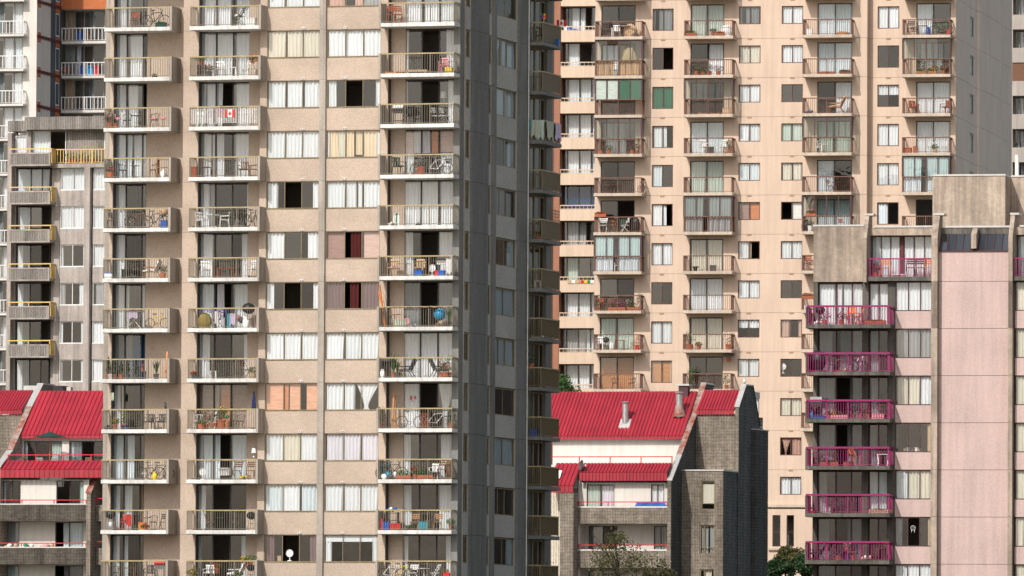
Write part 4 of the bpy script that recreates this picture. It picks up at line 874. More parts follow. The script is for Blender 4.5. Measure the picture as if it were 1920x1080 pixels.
for k in range(0, 7):
    z = y0_-YP*k                               # bottom of the balcony front
    if k < 6:
        s = Y.part('balcony', cached('ybs', lambda: MB().box(yb[0], yb[1], -YD+.12, .8, .02, .2)), 'grey_conc', (0, 0, z))
        obj('balcony_front', cached('ybf', lambda: MB().box(yb[0]+.12, yb[1]-.12, -YD+.02, -YD+.11, .1, .85)), 'grey_rib', s)
        obj('front_frame', cached('ybr', lambda: MB().box(yb[0], yb[1], -YD, -YD+.115, 0, .1).box(yb[0], yb[1], -YD, -YD+.115, .851, .95).box(yb[0], yb[0]+.119, -YD, -YD+.115, .101, .85).box(yb[1]-.119, yb[1], -YD, -YD+.115, .101, .85)), 'grey_conc', s)
        def yr():
            mb = MB(); mb.box(yb[0], yb[1]+.1, -YD+.02, -YD+.09, 1.18, 1.26).box(yb[1]+.03, yb[1]+.1, -YD+.095, 0, 1.18, 1.26)
            for q in (yb[0]+.05, (yb[0]+yb[1])/2, yb[1]+.05): mb.box(q-.03, q+.03, -YD+.03, -YD+.08, .95, 1.18)
            n = 9
            for i in range(n): q = -YD+.1+(YD-.15)*i/n; mb.box(yb[1]+.04, yb[1]+.09, q, q+.045, .2, 1.18)
            return mb
        obj('railing', cached('yrl', yr), 'rail_yellow', s)
    a, c = yx(30, .8), yx(94, .8)
    window(Y, (a, .82, z-.0+.21-(0 if k else 0)), 0, c-a, YP-.25, (.42, .75), {0: [(.08, .38, WH), (.42, .78, WH)], 1: [(0, .95, BL)], 2: [(.1, .4, BL)]}.get(k, [(.05, .2, WH), (.2, .42, 'c_sheer')]), (2,) if k not in (1, 6) else (), 'fr_dark', 'glass', .06, .09, name='balcony_door')
    Y.part('floor_slab', cached('yfs', lambda: MB().box(ya0+.2, ya1, .83, 5, 0, .18)), 'interior_floor', (0, 0, z))
    Y.part('jamb', cached('yjm', lambda: MB().box(yx(20.5)+.003, yx(30, .8), .7, .95, .2, YP)), 'grey_conc', (0, 0, z))
    zh, zs = Y.Z(135, 315+71.9*k), Y.Z(135, 356+71.9*k)
    for i, (p, q) in enumerate(((112, 160), (173.5, 230))):
        a, c = yx(p), yx(q); sg = ych[k] if i == 0 else ([(0, .5, WH), (.52, 1, WH)] if k != 3 else [(.1, .5, 'c_grey')])
        window(Y, (a+.02, .06, zs), 0, c-a-.04, zh-zs, (.5,), sg, (), 'rail_white', 'glass', .045, .07, sill='slab_white')
        Y.part('spandrel', cached(('ysp', i), lambda: MB().box(a, c, 0, .25, .01, YP-(zh-zs)-.07)), 'grey_conc', (0, 0, zs-YP+(zh-zs)))
# top storey behind the yellow terrace railing
zt = Y.Z(150, 311); zr_ = ytop-.003
Y.part('top_wall', MB().box(yx(120), yx(188), .6, .85, zt, zr_), 'grey_rib'); Y.part('top_pier', MB().box(yx(46), yx(54), .3, .8, zt, zr_), 'grey_conc')
window(Y, (yx(54)+.02, .65, zt), 0, yx(118)-yx(54)-.04, zr_-zt-.01, (.52,), [(.0, .5, WH)], (1,), 'rail_white', 'glass', .06, .09, name='terrace_door')
window(Y, (yx(188)+.02, .65, zt), 0, yx(235)-yx(188)-.04, zr_-zt-.01, (.4,), [(0, .5, WH), (.52, 1, WH)], (), 'rail_white', 'glass', .06, .09, name='terrace_door')
window(Y, (yx(22)+.02, .65, zt), 0, yx(45)-yx(22)-.04, zr_-zt-.35, (), [(0, .98, WH)], (), 'rail_white', 'glass', .06, .09)
yt0, yt1 = yx(93, -.3)+.1, ya1
rr = railing(yt0, yt1, .3, 1.02, '', .22, .05, .06, [yt0+2.2, yt0+3.0], bot=.1)
zb2 = Y.Z(150, 307)
s = Y.part('terrace_slab', MB().box(yt0, yt1, -.4, .8, zb2-.3, zb2), 'grey_conc'); obj('balusters', rr[0], 'rail_yellow', s, (0, 0, zb2)); obj('top_rail', rr[1], 'rail_yellow', s, (0, 0, zb2))

# ------------------------------------------------------------------ white tower with orange brick bands, far left
O = Bld('apartment_tower', 'white tower with white railed balconies, a slate side and orange brick bands', 'building', 40, 105, 674, 13, 15.5)
ox = lambda px, w=0: O.U(px, 105, w)
o0 = O.Z(22, 64, -.9); o2 = O.Z(22, 64+65.4*8, -.9); OP = (o0-o2)/8
oa, ob_ = ox(-60), ox(68.5)
SETB = O.V(114, 105, ob_)
OZT = o0+4*OP
O.part('white_wall', MB().box(ox(43), ob_-.003, 0, 4, 0, OZT), 'white_wall'); O.part('rear_wall', MB().box(oa, ob_-.3, 4.01, SETB+8, 0, OZT), 'interior'); O.part('roof', MB().box(oa, ob_, 0, SETB, OZT+.01, OZT+.8), 'white_wall')
O.part('slate_wall', MB().box(ob_-.25, ob_-.002, 4.005, SETB, 0, OZT), 'slate')
ow = SETB; oc, od = ox(114, ow), ox(260, ow)
O.part('rear_block', MB().box(oc, od, ow+3, ow+9, 0, OZT), 'interior')
orl = railing(ox(-55, -.9), ox(44, -.9)-.02, .86, 1.05, 'r', .28, .05, .06, bot=.1); orl = [m_.mesh('r') for m_ in orl]
def rear_rail():
    a, c = railing(oc+.05, od, 0, 1.05, '', .3, .05, .06, [oc+2, oc+4], bot=.1); return a.mesh('balusters'), c.mesh('top_rail')
rrm = rear_rail()
for k in range(-3, 12):
    z = o0-OP*k
    s = O.part('balcony', cached('obs', lambda: MB().box(ox(-55, -.9), ox(44, -.9), -.9, 4, -.16, 0)), 'white_wall', (0, 0, z)); obj('balusters', orl[0], 'rail_white', s); obj('top_rail', orl[1], 'rail_white', s)
    a, c = ox(-50, .1), ox(43)
    window(O, (a, .08, z+.003), 0, c-a-.01, OP-.18, (.3, .62, .82), [(.6, .8, WH), (.84, 1, BL)] if k % 2 else [(.35, .6, 'c_sheer'), (.78, 1, WH)], (1,) if k % 2 == 0 else (), 'fr_grey', 'glass', .06, .09, name='balcony_door')
    # set back wing with white railed balconies
    s = O.part('balcony', cached('obr', lambda: MB().box(oc, od, ow, ow+2.9, -.2, 0)), 'white_wall', (0, 0, z)); obj('balusters', rrm[0], 'rail_white', s, (0, ow, 0)); obj('top_rail', rrm[1], 'rail_white', s, (0, ow, 0))
    window(O, (oc+.02, ow+1.3, z+.003), 0, od-oc-.05, OP-.22, (.12, .24, .36, .5, .62), [(0, .11, 'c_grey'), (.14, .2, WH)] if k % 2 else [(0, .11, 'c_tan'), (.3, .38, 'c_sheer')], (2,) if k % 2 else (), 'fr_grey', 'glass_shade', .06, .09, name='balcony_door')
    if k < 0: O.part('brick_band', cached('obb', lambda: MB().box(oc+.0, od, ow-.06, ow-.01, -.2, .9)), 'orange_brick', (0, 0, z))
    # slate side: narrow windows with brick spandrels and dark bands
    for f0, f1 in ((.04, .16), (.78, .94)):
        sp = O.part('side_spandrel', cached(('oss', f0), lambda: MB().box(SETB*f0, SETB*f1, -.03, 0, -.55, .25)), 'orange_brick', (ob_, 0, z), HP)
        window(O, (ob_+.0, SETB*f0, z+.3), HP, SETB*(f1-f0), OP-.9, (), [(.2, .9, BL)], (), 'rail_white', 'glass_shade', .1, .06)
    O.part('side_band', cached('osb', lambda: MB().box(0.02, SETB-.02, -.07, -.031, -.22, .02)), 'dark_red', (ob_, 0, z), HP)

# ------------------------------------------------------------------ grey tower, far right
R = Bld('apartment_tower', 'distant grey tower with solid pale balcony parapets, behind the cream tower', 'building', 1900, 105, 709, 11, 16.5)
rx_ = lambda px, w=0: R.U(px, 105, w)
r0 = R.Z(1910, 56); r5 = R.Z(1910, 56+62.2*4); RP = (r0-r5)/4
RZT = r0+4*RP
R.part('wall', MB().box(rx_(1850), rx_(1899), 0, 6, 0, RZT), 'far_grey'); R.part('rear_wall', MB().box(rx_(1899)+.01, rx_(1990), 2.5, 8, 0, RZT), 'interior'); R.part('roof', MB().box(rx_(1850), rx_(1990), -.1, 8, RZT+.01, RZT+.8), 'far_grey')
for k in range(-3, 9):
    z = r0-RP*k; a, c = rx_(1899)+.02, rx_(1988)
    s = R.part('balcony', cached('rbs', lambda: MB().prism([(-.6, 0), (2.4, 0), (2.4, .18), (-.45, .18), (-.45, 1.22), (-.6, 1.22)], a, c)), 'far_grey', (0, 0, z))
    window(R, (a, .9, z+.19), 0, c-a, RP-.22, (.1, .2, .35, .6), [(.14, .2, WH), (.5, .7, BL)], (), 'fr_grey', 'glass_shade', .06, .09, name='balcony_door')
    window(R, (rx_(1876), -.07, z+1.2), 0, .55, 1.3, (), [], (), 'fr_grey', 'glass_shade', .06, .065)
    if k == 2: obj('trellis', MB().box(a, c, -.5, -.47, 1.23, RP), 'dwood', s)
# ------------------------------------------------------------------ things on the balconies
RG = random.Random(5)
def leafcloud(n, rx, ry, rz, size, seed, cone=False, base=0, clump=0):
    g = random.Random(seed); mb = MB(); cl = [tuple(q*g.uniform(.45, 1.0)/max(.3, math.sqrt(v[0]**2+v[1]**2+v[2]**2)) for q in v) for v in [(g.gauss(0, 1), g.gauss(0, 1), g.gauss(.15, .8)) for _ in range(clump)]]
    for _ in range(n):
        while True:
            p = (g.uniform(-1, 1), g.uniform(-1, 1), g.uniform(-1, 1))
            if sum(q*q for q in p) <= 1: break
        if clump:
            c = g.choice(cl); p = tuple(.76*c[i]+p[i]*.27 for i in range(3))
        if cone: t = (p[2]+1)/2; p = (p[0]*(1-t*.9), p[1]*(1-t*.9), p[2])
        c = Vector((p[0]*rx, p[1]*ry, base+rz*(p[2]+1)))
        a = Vector((g.gauss(0, 1), g.gauss(0, 1), g.gauss(0, .7))).normalized(); b = a.cross(Vector((g.gauss(0, 1), g.gauss(0, 1), g.gauss(0, 1)))).normalized(); s = size*g.uniform(.6, 1.3)
        mb.face([c-a*s, c+b*s*.5, c+a*s, c-b*s*.5])
    return mb
def blades(n, h, sp, seed):
    g = random.Random(seed); mb = MB()
    for _ in range(n):
        t = g.uniform(0, math.tau); d = Vector((math.cos(t), math.sin(t), 0)); l = h*g.uniform(.6, 1); q = sp*g.uniform(.3, 1); s = Vector((-d.y, d.x, 0))*.025
        m_ = d*q*.4+Vector((0, 0, l*.65)); e = d*q+Vector((0, 0, l))
        mb.face([-s, s, m_+s, m_-s]); mb.face([m_-s, m_+s, e])
    return mb
def it_bike(t, c='black', **k):
    for x_ in (-.5, .5):
        w = obj('wheel', cached('bw', lambda: MB().ring((0, 0, 0), .32, .022)), 'black', t, (x_, 0, .345))
        def sp():
            mb = MB()
            for i in range(10): a = math.tau*i/10; mb.tube([(0, 0, 0), (.3*math.cos(a), 0, .3*math.sin(a))], .005, 3)
            return mb.tube([(0, -.05, 0), (0, .05, 0)], .035, 6)
        obj('spokes', cached('bs', sp), 'steel', w)
    def fr():
        mb = MB()
        for a, b in (((-.5, .345), (-.05, .3)), ((-.5, .345), (-.16, .78)), ((-.05, .3), (-.18, .9)), ((-.05, .3), (.33, .78)), ((-.16, .78), (.33, .82)), ((.33, .72), (.36, .92)), ((.34, .76), (.5, .345))):
            mb.tube([(a[0], 0, a[1]), (b[0], 0, b[1])], .022, 6)
        return mb
    obj('frame', cached('bf', fr), c, t)
    obj('saddle', cached('bsd', lambda: MB().prism([(-.07, 0), (.07, 0), (.05, .06), (-.05, .06)], -.14, .12)), 'black', t, (-.18, 0, .91))
    obj('handlebar', cached('bh', lambda: MB().tube([(.3, -.26, .98), (.38, -.1, .95), (.36, 0, .93), (.38, .1, .95), (.3, .26, .98)], .016, 5)), 'black', t)
    obj('chainring', cached('bc', lambda: MB().ring((0, -.03, 0), .085, .012, 14, 4)), 'dgrey', t, (-.05, 0, .3))
def it_pchair(t, c='white', **k):      # moulded chair with arms
    obj('seat', cached('ps', lambda: MB().prism([(-.24, .42), (.22, .38), (.22, .41), (-.24, .45)], -.24, .24)), c, t)
    def bk():
        mb = MB().prism([(.2, .78), (.29, .8), (.31, .86), (.24, .86)], -.22, .22)
        for i in range(5): q = -.2+.095*i; mb.prism([(.2, .4), (.225, .4), (.285, .79), (.262, .79)], q, q+.06)
        return mb
    obj('backrest', cached('pb', bk), c, t)
    for sx in (-1, 1):
        obj('armrest', cached('pa', lambda: MB().prism([(-.25, .6), (.25, .64), (.25, .67), (-.25, .63)], -.03, .03)), c, t, (.25*sx, 0, 0))
        for y, d in ((-.22, -.04), (.2, .06)): obj('leg', cached(('pl', d), lambda: MB().tube([(0, d, 0), (0, 0, .62 if d < 0 else .42)], .026, 6)), c, t, (.24*sx, y, 0))
def it_fchair(t, c='wood', f=None, **k):     # folding chair with crossed legs
    f = f or c
    obj('seat', cached('fs', lambda: MB().box(-.2, .2, -.2, .18, .43, .455)), c, t)
    def bk():
        mb = MB()
        for i in range(3): z_ = .62+.1*i; mb.box(-.2, .2, .2+.02*i, .215+.02*i, z_, z_+.07)
        return mb
    obj('backrest', cached('fb', bk), c, t)
    for sx in (-1, 1):
        obj('leg', cached('fl1', lambda: MB().tube([(0, -.25, 0), (0, .25, .9)], .016, 5)), f, t, (.21*sx, 0, 0)); obj('leg', cached('fl2', lambda: MB().tube([(0, .25, 0), (0, -.22, .44)], .016, 5)), f, t, (.18*sx, 0, 0))
def it_mchair(t, c='black', s=None, **k):     # round backed metal armchair
    obj('seat', cached('ms', lambda: MB().lathe([(.22, .42), (.24, .44), (.2, .46)], n=14)), s or c, t)
    def bk():
        mb = MB(); pts = [(.25*math.cos(a), .25*math.sin(a), .68+.12*max(0, math.sin(a))) for a in [math.pi*i/10-.3*(1-i/5) for i in range(11)]]; mb.tube(pts, .016, 5)
        for i in range(2, 9): p = pts[i]; mb.tube([(p[0]*.85, p[1]*.85, .45), p], .009, 4)
        return mb
    obj('backrest', cached('mb', bk), c, t)
    for i in range(4): a = math.pi/4+i*HP; obj('leg', cached(('ml', i), lambda: MB().tube([(.26*math.cos(a), .26*math.sin(a), 0), (.19*math.cos(a), .19*math.sin(a), .43)], .014, 5)), c, t)
def it_lounge(t, c='white', f='wood', **k):   # reclining chair seen from the side
    obj('cushion', cached('lc', lambda: MB().prism([(-.3, 0), (.3, 0), (.3, .07), (-.3, .07)], 0, 1).mesh and MB().face([(-.55, -.27, .36), (-.1, -.27, .44), (.12, -.27, .38), (.42, -.27, 1.0), (.36, -.27, 1.03), (.1, -.27, .47), (-.1, -.27, .51), (-.57, -.27, .42)]).face([(-.55, .27, .36), (-.57, .27, .42), (-.1, .27, .51), (.1, .27, .47), (.36, .27, 1.03), (.42, .27, 1.0), (.12, .27, .38), (-.1, .27, .44)]).face([(-.57, -.27, .42), (-.1, -.27, .51), (-.1, .27, .51), (-.57, .27, .42)]).face([(-.1, -.27, .51), (.1, -.27, .47), (.1, .27, .47), (-.1, .27, .51)]).face([(.1, -.27, .47), (.36, -.27, 1.03), (.36, .27, 1.03), (.1, .27, .47)])), c, t)
    for y in (-.29, .29): obj('side_frame', cached('lf', lambda: MB().tube([(-.55, 0, 0), (-.55, 0, .36), (.12, 0, .37), (.44, 0, 1.0)], .02, 5).tube([(.35, 0, 0), (.1, 0, .4)], .02, 5).tube([(-.5, 0, .6), (.25, 0, .62)], .022, 5)), f, t, (0, y, 0))
def it_table(t, c='wood', r=.32, h=.7, sq=False, **k):
    obj('table_top', cached(('tt', r, h, sq), lambda: MB().box(-r, r, -r*.7, r*.7, h-.03, h) if sq else MB().lathe([(r, h-.03), (r, h), (.01, h+.002)], n=18)), c, t)
    if sq:
        for x_ in (-1, 1):
            for y_ in (-1, 1): obj('leg', cached(('tl', r, h), lambda: MB().box(-.02, .02, -.02, .02, 0, h-.031)), c, t, (x_*(r-.05), y_*(r*.7-.05), 0))
    else:
        obj('pedestal', cached(('tp', h), lambda: MB().tube([(0, 0, .03), (0, 0, h-.031)], .022, 6)), c, t)
        for i in range(3): a = i*math.tau/3+.5; obj('foot', cached(('tf', i), lambda: MB().tube([(0, 0, .1), (.24*math.cos(a), .24*math.sin(a), .015)], .016, 5)), c, t)
def pot(t, c, r, h): obj('pot', cached(('pot', r, h), lambda: MB().lathe([(r*.72, 0), (r*.95, h*.85), (r, h*.86), (r, h), (r*.86, h), (r*.82, h*.9)], n=12)), c, t)
def it_plant(t, fl=None, c='terracotta', r=.16, h=.28, fh=.2, fw=.26, leaf='leaf', **k):
    v = RG.randrange(3); pot(t, c, r, h)
    obj('foliage', cached(('fo', fh, fw, v), lambda: leafcloud(150, fw, fw, fh, .05, v)), leaf, t, (0, 0, h-.04))
    if fl: obj('flowers', cached(('ff', fh, fw, v), lambda: leafcloud(60, fw*1.03, fw*1.03, fh*1.02, .045, v+9)), fl, t, (0, 0, h-.0))
def it_grass(t, c='dgrey', h=.28, r=.16, gh=.9, **k): pot(t, c, r, h); obj('foliage', cached(('gr', gh), lambda: blades(34, gh, gh*.45, 3)), 'leaf', t, (0, 0, h-.03))
def it_conifer(t, hh=.95, c='terracotta', **k):
    pot(t, c, .15, .26); obj('foliage', cached(('cf', hh), lambda: leafcloud(260, .2, .2, hh/2, .06, 4, True)), 'leaf_dark', t, (0, 0, .22))
def it_trough(t, fl=None, c='terracotta', w=.8, fh=.13, leaf='leaf', **k):
    obj('planter', cached(('tr', w), lambda: MB().prism([(-.1, 0), (.1, 0), (.13, .22), (-.13, .22)], -w/2, w/2)), c, t)
    obj('foliage', cached(('tfo', w, fh), lambda: leafcloud(int(240*w), w/2*1.1, .16, fh, .05, 6)), leaf, t, (0, 0, .18))
    if fl: obj('flowers', cached(('tfl', w, fh), lambda: leafcloud(int(120*w), w/2*1.1, .18, fh*1.05, .05, 8)), fl, t, (0, 0, .2))
def it_grill(t, c='black', lid=None, **k):
    obj('lid', cached('gl', lambda: MB().prism([(-.22, 0), (.22, 0), (.24, .06), (.12, .26), (-.12, .26), (-.24, .06)], -.3, .3)), lid or c, t, (0, 0, .85))
    obj('firebox', cached('gf', lambda: MB().prism([(-.17, .62), (.17, .62), (.23, .845), (-.23, .845)], -.31, .31)), c, t)
    for x_ in (-.25, .25):
        for y_ in (-.16, .16): obj('leg', cached('gleg', lambda: MB().box(-.02, .02, -.02, .02, 0, .64)), 'dgrey', t, (x_, y_, 0))
    obj('side_shelf', cached('gs', lambda: MB().box(-.6, -.33, -.16, .16, .8, .83)), 'dgrey', t); obj('lower_shelf', cached('glo', lambda: MB().box(-.27, .27, -.17, .17, .2, .23)), 'dgrey', t)
def it_kettle(t, c='black', **k):
    obj('bowl', cached('kb', lambda: MB().ball((0, 0, .72), .24, .24, .2, 14, 8), True), c, t)
    for i in range(3): a = i*math.tau/3; obj('leg', cached(('kl', i), lambda: MB().tube([(.28*math.cos(a), .28*math.sin(a), 0), (.14*math.cos(a), .14*math.sin(a), .6)], .013, 5)), 'steel', t)
    obj('ash_pan', cached('kp', lambda: MB().lathe([(.02, .3), (.15, .34), (.15, .35)], n=12)), 'steel', t)
def it_bin(t, c='blue', w=.36, h=.4, d=.3, lid=None, **k):
    obj('tub', cached(('bn', w, h, d), lambda: MB().prism([(-d/2*.85, 0), (d/2*.85, 0), (d/2, h), (-d/2, h)], -w/2, w/2)), c, t)
    obj('rim', cached(('br', w, h, d), lambda: MB().box(-w/2-.02, w/2+.02, -d/2-.02, d/2+.02, h+.002, h+.035)), lid or c, t)
def it_tank(t, c='white', s=1, **k):
    obj('cylinder', cached(('tk', s), lambda: MB().lathe([(.1*s, 0), (.15*s, .05*s), (.15*s, .3*s), (.1*s, .38*s), (.03*s, .4*s)], n=14), True), c, t); obj('collar', cached(('tkc', s), lambda: MB().lathe([(.09*s, .39*s), (.09*s, .47*s), (.075*s, .47*s), (.075*s, .39*s)], n=12)), c, t)
def cloth_mesh(w, h, seed, wav=.03):
    g = random.Random(seed); mb = MB(); n = 12; m_ = 8; ph = g.random()*6
    for j in range(m_+1):
        for i in range(n+1):
            x_ = w*(i/n-.5)*(1-.06*math.sin(j*.7+ph)); z_ = -h*j/m_*(1+.12*math.sin(i*.9+ph)*j/m_)
            mb.v.append((x_, wav*math.sin(i*1.4+ph+j*.2)*(.3+j/m_)-.0, z_))
    for j in range(m_):
        for i in range(n): a = j*(n+1)+i; mb.f.append((a, a+n+1, a+n+2, a+1))
    return mb
def it_cloth(t, c='white', w=.5, h=.7, seed=1, **k): obj('drape', cached(('cl', w, h, seed), lambda: cloth_mesh(w, h, seed), True), c, t); obj('fold', cached(('clf', w), lambda: MB().box(-w/2, w/2, .0, .07, -.02, .015)), c, t)
def it_parasol(t, c='navy', **k):
    obj('pole', cached('pp', lambda: MB().tube([(0, 0, 0), (0, 0, 2.1)], .02, 6)), 'wood', t); obj('canopy', cached('pc', lambda: MB().lathe([(.06, 1.05), (.13, 1.15), (.1, 1.6), (.05, 1.95), (.015, 2.08)], n=8)), c, t); obj('foot', cached('pf', lambda: MB().lathe([(.2, 0), (.18, .06), (.03, .1)], n=12)), 'dgrey', t)
def it_planks(t, c='wood', n=3, l=1.9, **k):
    for i in range(n): obj('plank', cached(('pk', i, l), lambda: MB().prism([(-.02, 0), (.02, 0), (.38+.1*i, l*(1-.15*i)), (.34+.1*i, l*(1-.15*i))], -.045, .045)), c, t, (.12*i, 0, 0), .2*i)
def it_ball(t, c='ballblue', r=.33, **k): obj('shell', cached(('bl', r), lambda: MB().ball((0, 0, r), r, r, r, 20, 12), True), c, t); obj('plug', cached('blp', lambda: MB().lathe([(.03, 0), (.03, .02)], n=8)), 'white', t, (0, 0, r*2-.01))
def it_fan(t, c='white', **k):
    obj('cage', cached('fc', lambda: MB().ring((0, 0, .42), .19, .02, 20, 5)), c, t); obj('cage_back', cached('fcb', lambda: MB().ball((0, .05, .42), .185, .06, .185, 14, 8), True), c, t); obj('stem', cached('fst', lambda: MB().tube([(0, .04, .02), (0, .04, .24)], .025, 6)), c, t); obj('base', cached('fba', lambda: MB().lathe([(.13, 0), (.12, .03), (.03, .05)], n=14)), c, t)
def it_tarp(t, c='olive', w=.8, h=.85, **k):
    obj('cover', cached(('tarp', w, h), lambda: MB().ball((0, 0, h*.48), w/2, .3, h*.52, 14, 9, .09, random.Random(3)), True), c, t); obj('hem', cached(('hem', w), lambda: MB().lathe([(w*.42, 0), (w*.4, .08), (w*.3, .1)], n=14)), c, t)
def it_bird(t, c='dgrey', **k):
    obj('body', cached('bb', lambda: MB().ball((0, 0, .17), .07, .075, .13, 10, 8).ball((0, -.03, .31), .045, .05, .045, 8, 6), True), c, t); obj('beak', cached('bk', lambda: MB().tube([(0, -.07, .31), (0, -.13, .3)], .018, 5, .003)), 'black', t); obj('tail', cached('btl', lambda: MB().prism([(.03, .1), (.06, .12), (.14, -.04), (.1, -.05)], -.03, .03)), c, t)
    for sx in (-.025, .025): obj('leg', cached('bg', lambda: MB().tube([(0, 0, 0), (0, 0, .07)], .007, 4)), 'black', t, (sx, 0, 0))
def it_lamp(t, c='white', **k): obj('shade', cached('ls', lambda: MB().lathe([(.14, .0), (.1, .26), (.09, .26), (.13, .0)], n=14)), c, t, (0, 0, .22)); obj('stem', cached('lst', lambda: MB().lathe([(.07, 0), (.06, .03), (.015, .05), (.015, .3)], n=10)), 'steel', t)
def it_crates(t, c='wood', **k):
    def sl():
        mb = MB()
        for i in range(4): mb.box(-.3, .3, -.2+.11*i, -.13+.11*i, 0, .05)
        return mb
    obj('slats', cached('crs', sl), c, t); obj('frame', cached('crf', lambda: MB().box(-.3, -.25, -.2, .2, .051, .12).box(.25, .3, -.2, .2, .051, .12)), c, t)
def it_rack(t, c='white', **k):
    obj('frame', cached('rkf', lambda: MB().tube([(-.4, -.2, 0), (.4, .2, .85)], .014, 5).tube([(.4, -.2, 0), (-.4, .2, .85)], .014, 5).tube([(-.4, -.2, .0), (.4, -.2, .0)], .01, 4)), c, t)
    obj('lines', cached('rkl', lambda: MB().box(-.42, .42, -.25, .25, .85, .87)), 'lilac' if c == 'white' else c, t); obj('towel', cached('rkt', lambda: cloth_mesh(.5, .35, 2), True), 'lilac', t, (0, -.27, .88))
def it_flag(t, **k):
    obj('band', cached('fgb', lambda: MB().box(-.3, -.15, 0, .01, 0, .42)), 'red', t); obj('band', cached('fgb', None), 'red', t, (.45, 0, 0)); obj('field', cached('fgf', lambda: MB().box(-.149, .149, .001, .009, 0, .42)), 'white', t)
    lf = [(0, .0), (.0, .06), (.09, .05), (.07, .09), (.13, .16), (.1, .17), (.1, .21), (.05, .19), (.06, .27), (.03, .25), (0, .32)]; lf = lf[1:]+[(-a, b) for a, b in reversed(lf[1:-1])]
    obj('maple_leaf', cached('fgl', lambda: MB().face([(a*.8, -.004, .05+b) for a, b in lf])), 'red', t)
def it_flamingo(t, c='pinkp', **k):
    obj('body', cached('flb', lambda: MB().ball((0, 0, .5), .16, .08, .09, 10, 6), True), c, t); obj('neck', cached('fln', lambda: MB().tube([(-.13, 0, .52), (-.2, 0, .62), (-.17, 0, .75), (-.23, 0, .74), (-.28, 0, .68)], .022, 6)), c, t)
    for x_ in (-.03, .04): obj('leg', cached('fll', lambda: MB().tube([(0, 0, 0), (0, 0, .45)], .008, 4)), 'dgrey', t, (x_, 0, 0))
def it_ac(t, c='white', **k):
    obj('casing', cached('acc', lambda: MB().box(-.28, .28, -.2, .2, 0, .4)), c, t)
    for i in range(5): obj('louvre', cached('acl', lambda: MB().box(-.24, .24, -.215, -.2005, 0, .03)), 'fr_grey', t, (0, 0, .05+.065*i))
def it_heap(t, c='white', c2='blue', **k):
    for i in range(4): obj('bag', cached(('hp', i), lambda: MB().ball((0, 0, .14), .2-.02*i, .17, .16, 10, 7, .14, random.Random(i)), True), (c, c2, 'dgrey', c)[i], t, (-.32+.2*i, .05*(i % 2), .12*(i % 2)))
def it_stool(t, c='white', h=.42, **k): it_table(t, c, .2, h, True)
def it_shelf(t, c='wood', **k):
    for i in range(3): obj('shelf', cached(('shf', i), lambda: MB().box(-.28, .28, -.12, .12, .1+.3*i, .125+.3*i)), c, t)
    for x_ in (-.26, .26): obj('upright', cached('shu', lambda: MB().box(-.02, .02, -.13, .13, 0, .75)), c, t, (x_, 0, 0))
def it_mat(t, c='orange', **k):
    obj('mattress', cached('mtm', lambda: MB().box(-.75, .75, -.25, .25, .1, .2)), c, t)
    for x_ in (-.65, .65): obj('foot', cached('mtf', lambda: MB().box(-.03, .03, -.22, .22, 0, .1)), 'wood', t, (x_, 0, 0))
def it_surf(t, **k): obj('board', cached('sf', lambda: MB().prism([(-.03, 0), (.03, 0), (.16, .7), (.1, .7)], -.17, .17)), 'white', t); obj('stripe', cached('surf_stripe', lambda: MB().prism([(-.034, .0), (-.031, .0), (.099, .7), (.096, .7)], -.05, .05)), 'green', t)
def it_pinwheel(t, **k):
    obj('stick', cached('pws', lambda: MB().tube([(0, 0, 0), (0, 0, .3)], .012, 5)), 'white', t)
    for i, c in enumerate(('red', 'yellow', 'green', 'blue', 'f_mag', 'orange')): a = math.tau*i/6; obj('petal', cached(('pwp', i), lambda: MB().prism([(-.02, 0), (.02, 0), (.0, .02)], 0, .02).face([(0, -.02, .36), (.16*math.cos(a-.4), -.05, .36+.16*math.sin(a-.4)), (.19*math.cos(a), -.03, .36+.19*math.sin(a)), (.16*math.cos(a+.4), -.02, .36+.16*math.sin(a+.4))])), c, t)
def it_garland(t, **k): obj('vine', cached('gav', lambda: MB().tube([(-1.9+.19*i, .03*math.sin(i*2), 1.07+.03*math.cos(i*2.3)) for i in range(21)], .02, 5)), 'tan', t); obj('dry_leaves', cached('gal', lambda: leafcloud(160, 1.9, .05, .06, .04, 2)), 'leaf_rust', t, (0, 0, .98))
ITEM = {k_[3:]: v_ for k_, v_ in list(globals().items()) if k_.startswith('it_')}
INFO = {'garland': ('garland', 'garland'), 'bike': ('bicycle', 'bicycle'), 'pchair': ('plastic_chair', 'chair'), 'fchair': ('folding_chair', 'chair'), 'mchair': ('garden_chair', 'chair'), 'lounge': ('lounge_chair', 'chair'), 'table': ('table', 'table'), 'plant': ('potted_plant', 'plant'), 'grass': ('potted_plant', 'plant'),
        'conifer': ('potted_conifer', 'plant'), 'trough': ('planter_trough', 'planter'), 'grill': ('barbecue', 'barbecue'), 'kettle': ('kettle_grill', 'barbecue'), 'bin': ('storage_tub', 'tub'), 'tank': ('gas_bottle', 'gas bottle'), 'cloth': ('hanging_cloth', 'laundry'), 'parasol': ('closed_parasol', 'parasol'), 'planks': ('plank_bundle', 'planks'),
        'ball': ('exercise_ball', 'ball'), 'fan': ('table_fan', 'fan'), 'tarp': ('covered_bundle', 'cover'), 'bird': ('bird', 'bird'), 'lamp': ('lamp', 'lamp'), 'crates': ('wooden_crate', 'crate'), 'rack': ('drying_rack', 'drying rack'), 'flag': ('flag', 'flag'), 'flamingo': ('garden_flamingo', 'ornament'), 'ac': ('air_conditioner', 'air conditioner'),
        'heap': ('bag_pile', 'bags'), 'stool': ('stool', 'stool'), 'shelf': ('plant_shelf', 'shelf'), 'mat': ('day_bed', 'day bed'), 'surf': ('bodyboard', 'board'), 'pinwheel': ('pinwheel', 'pinwheel')}
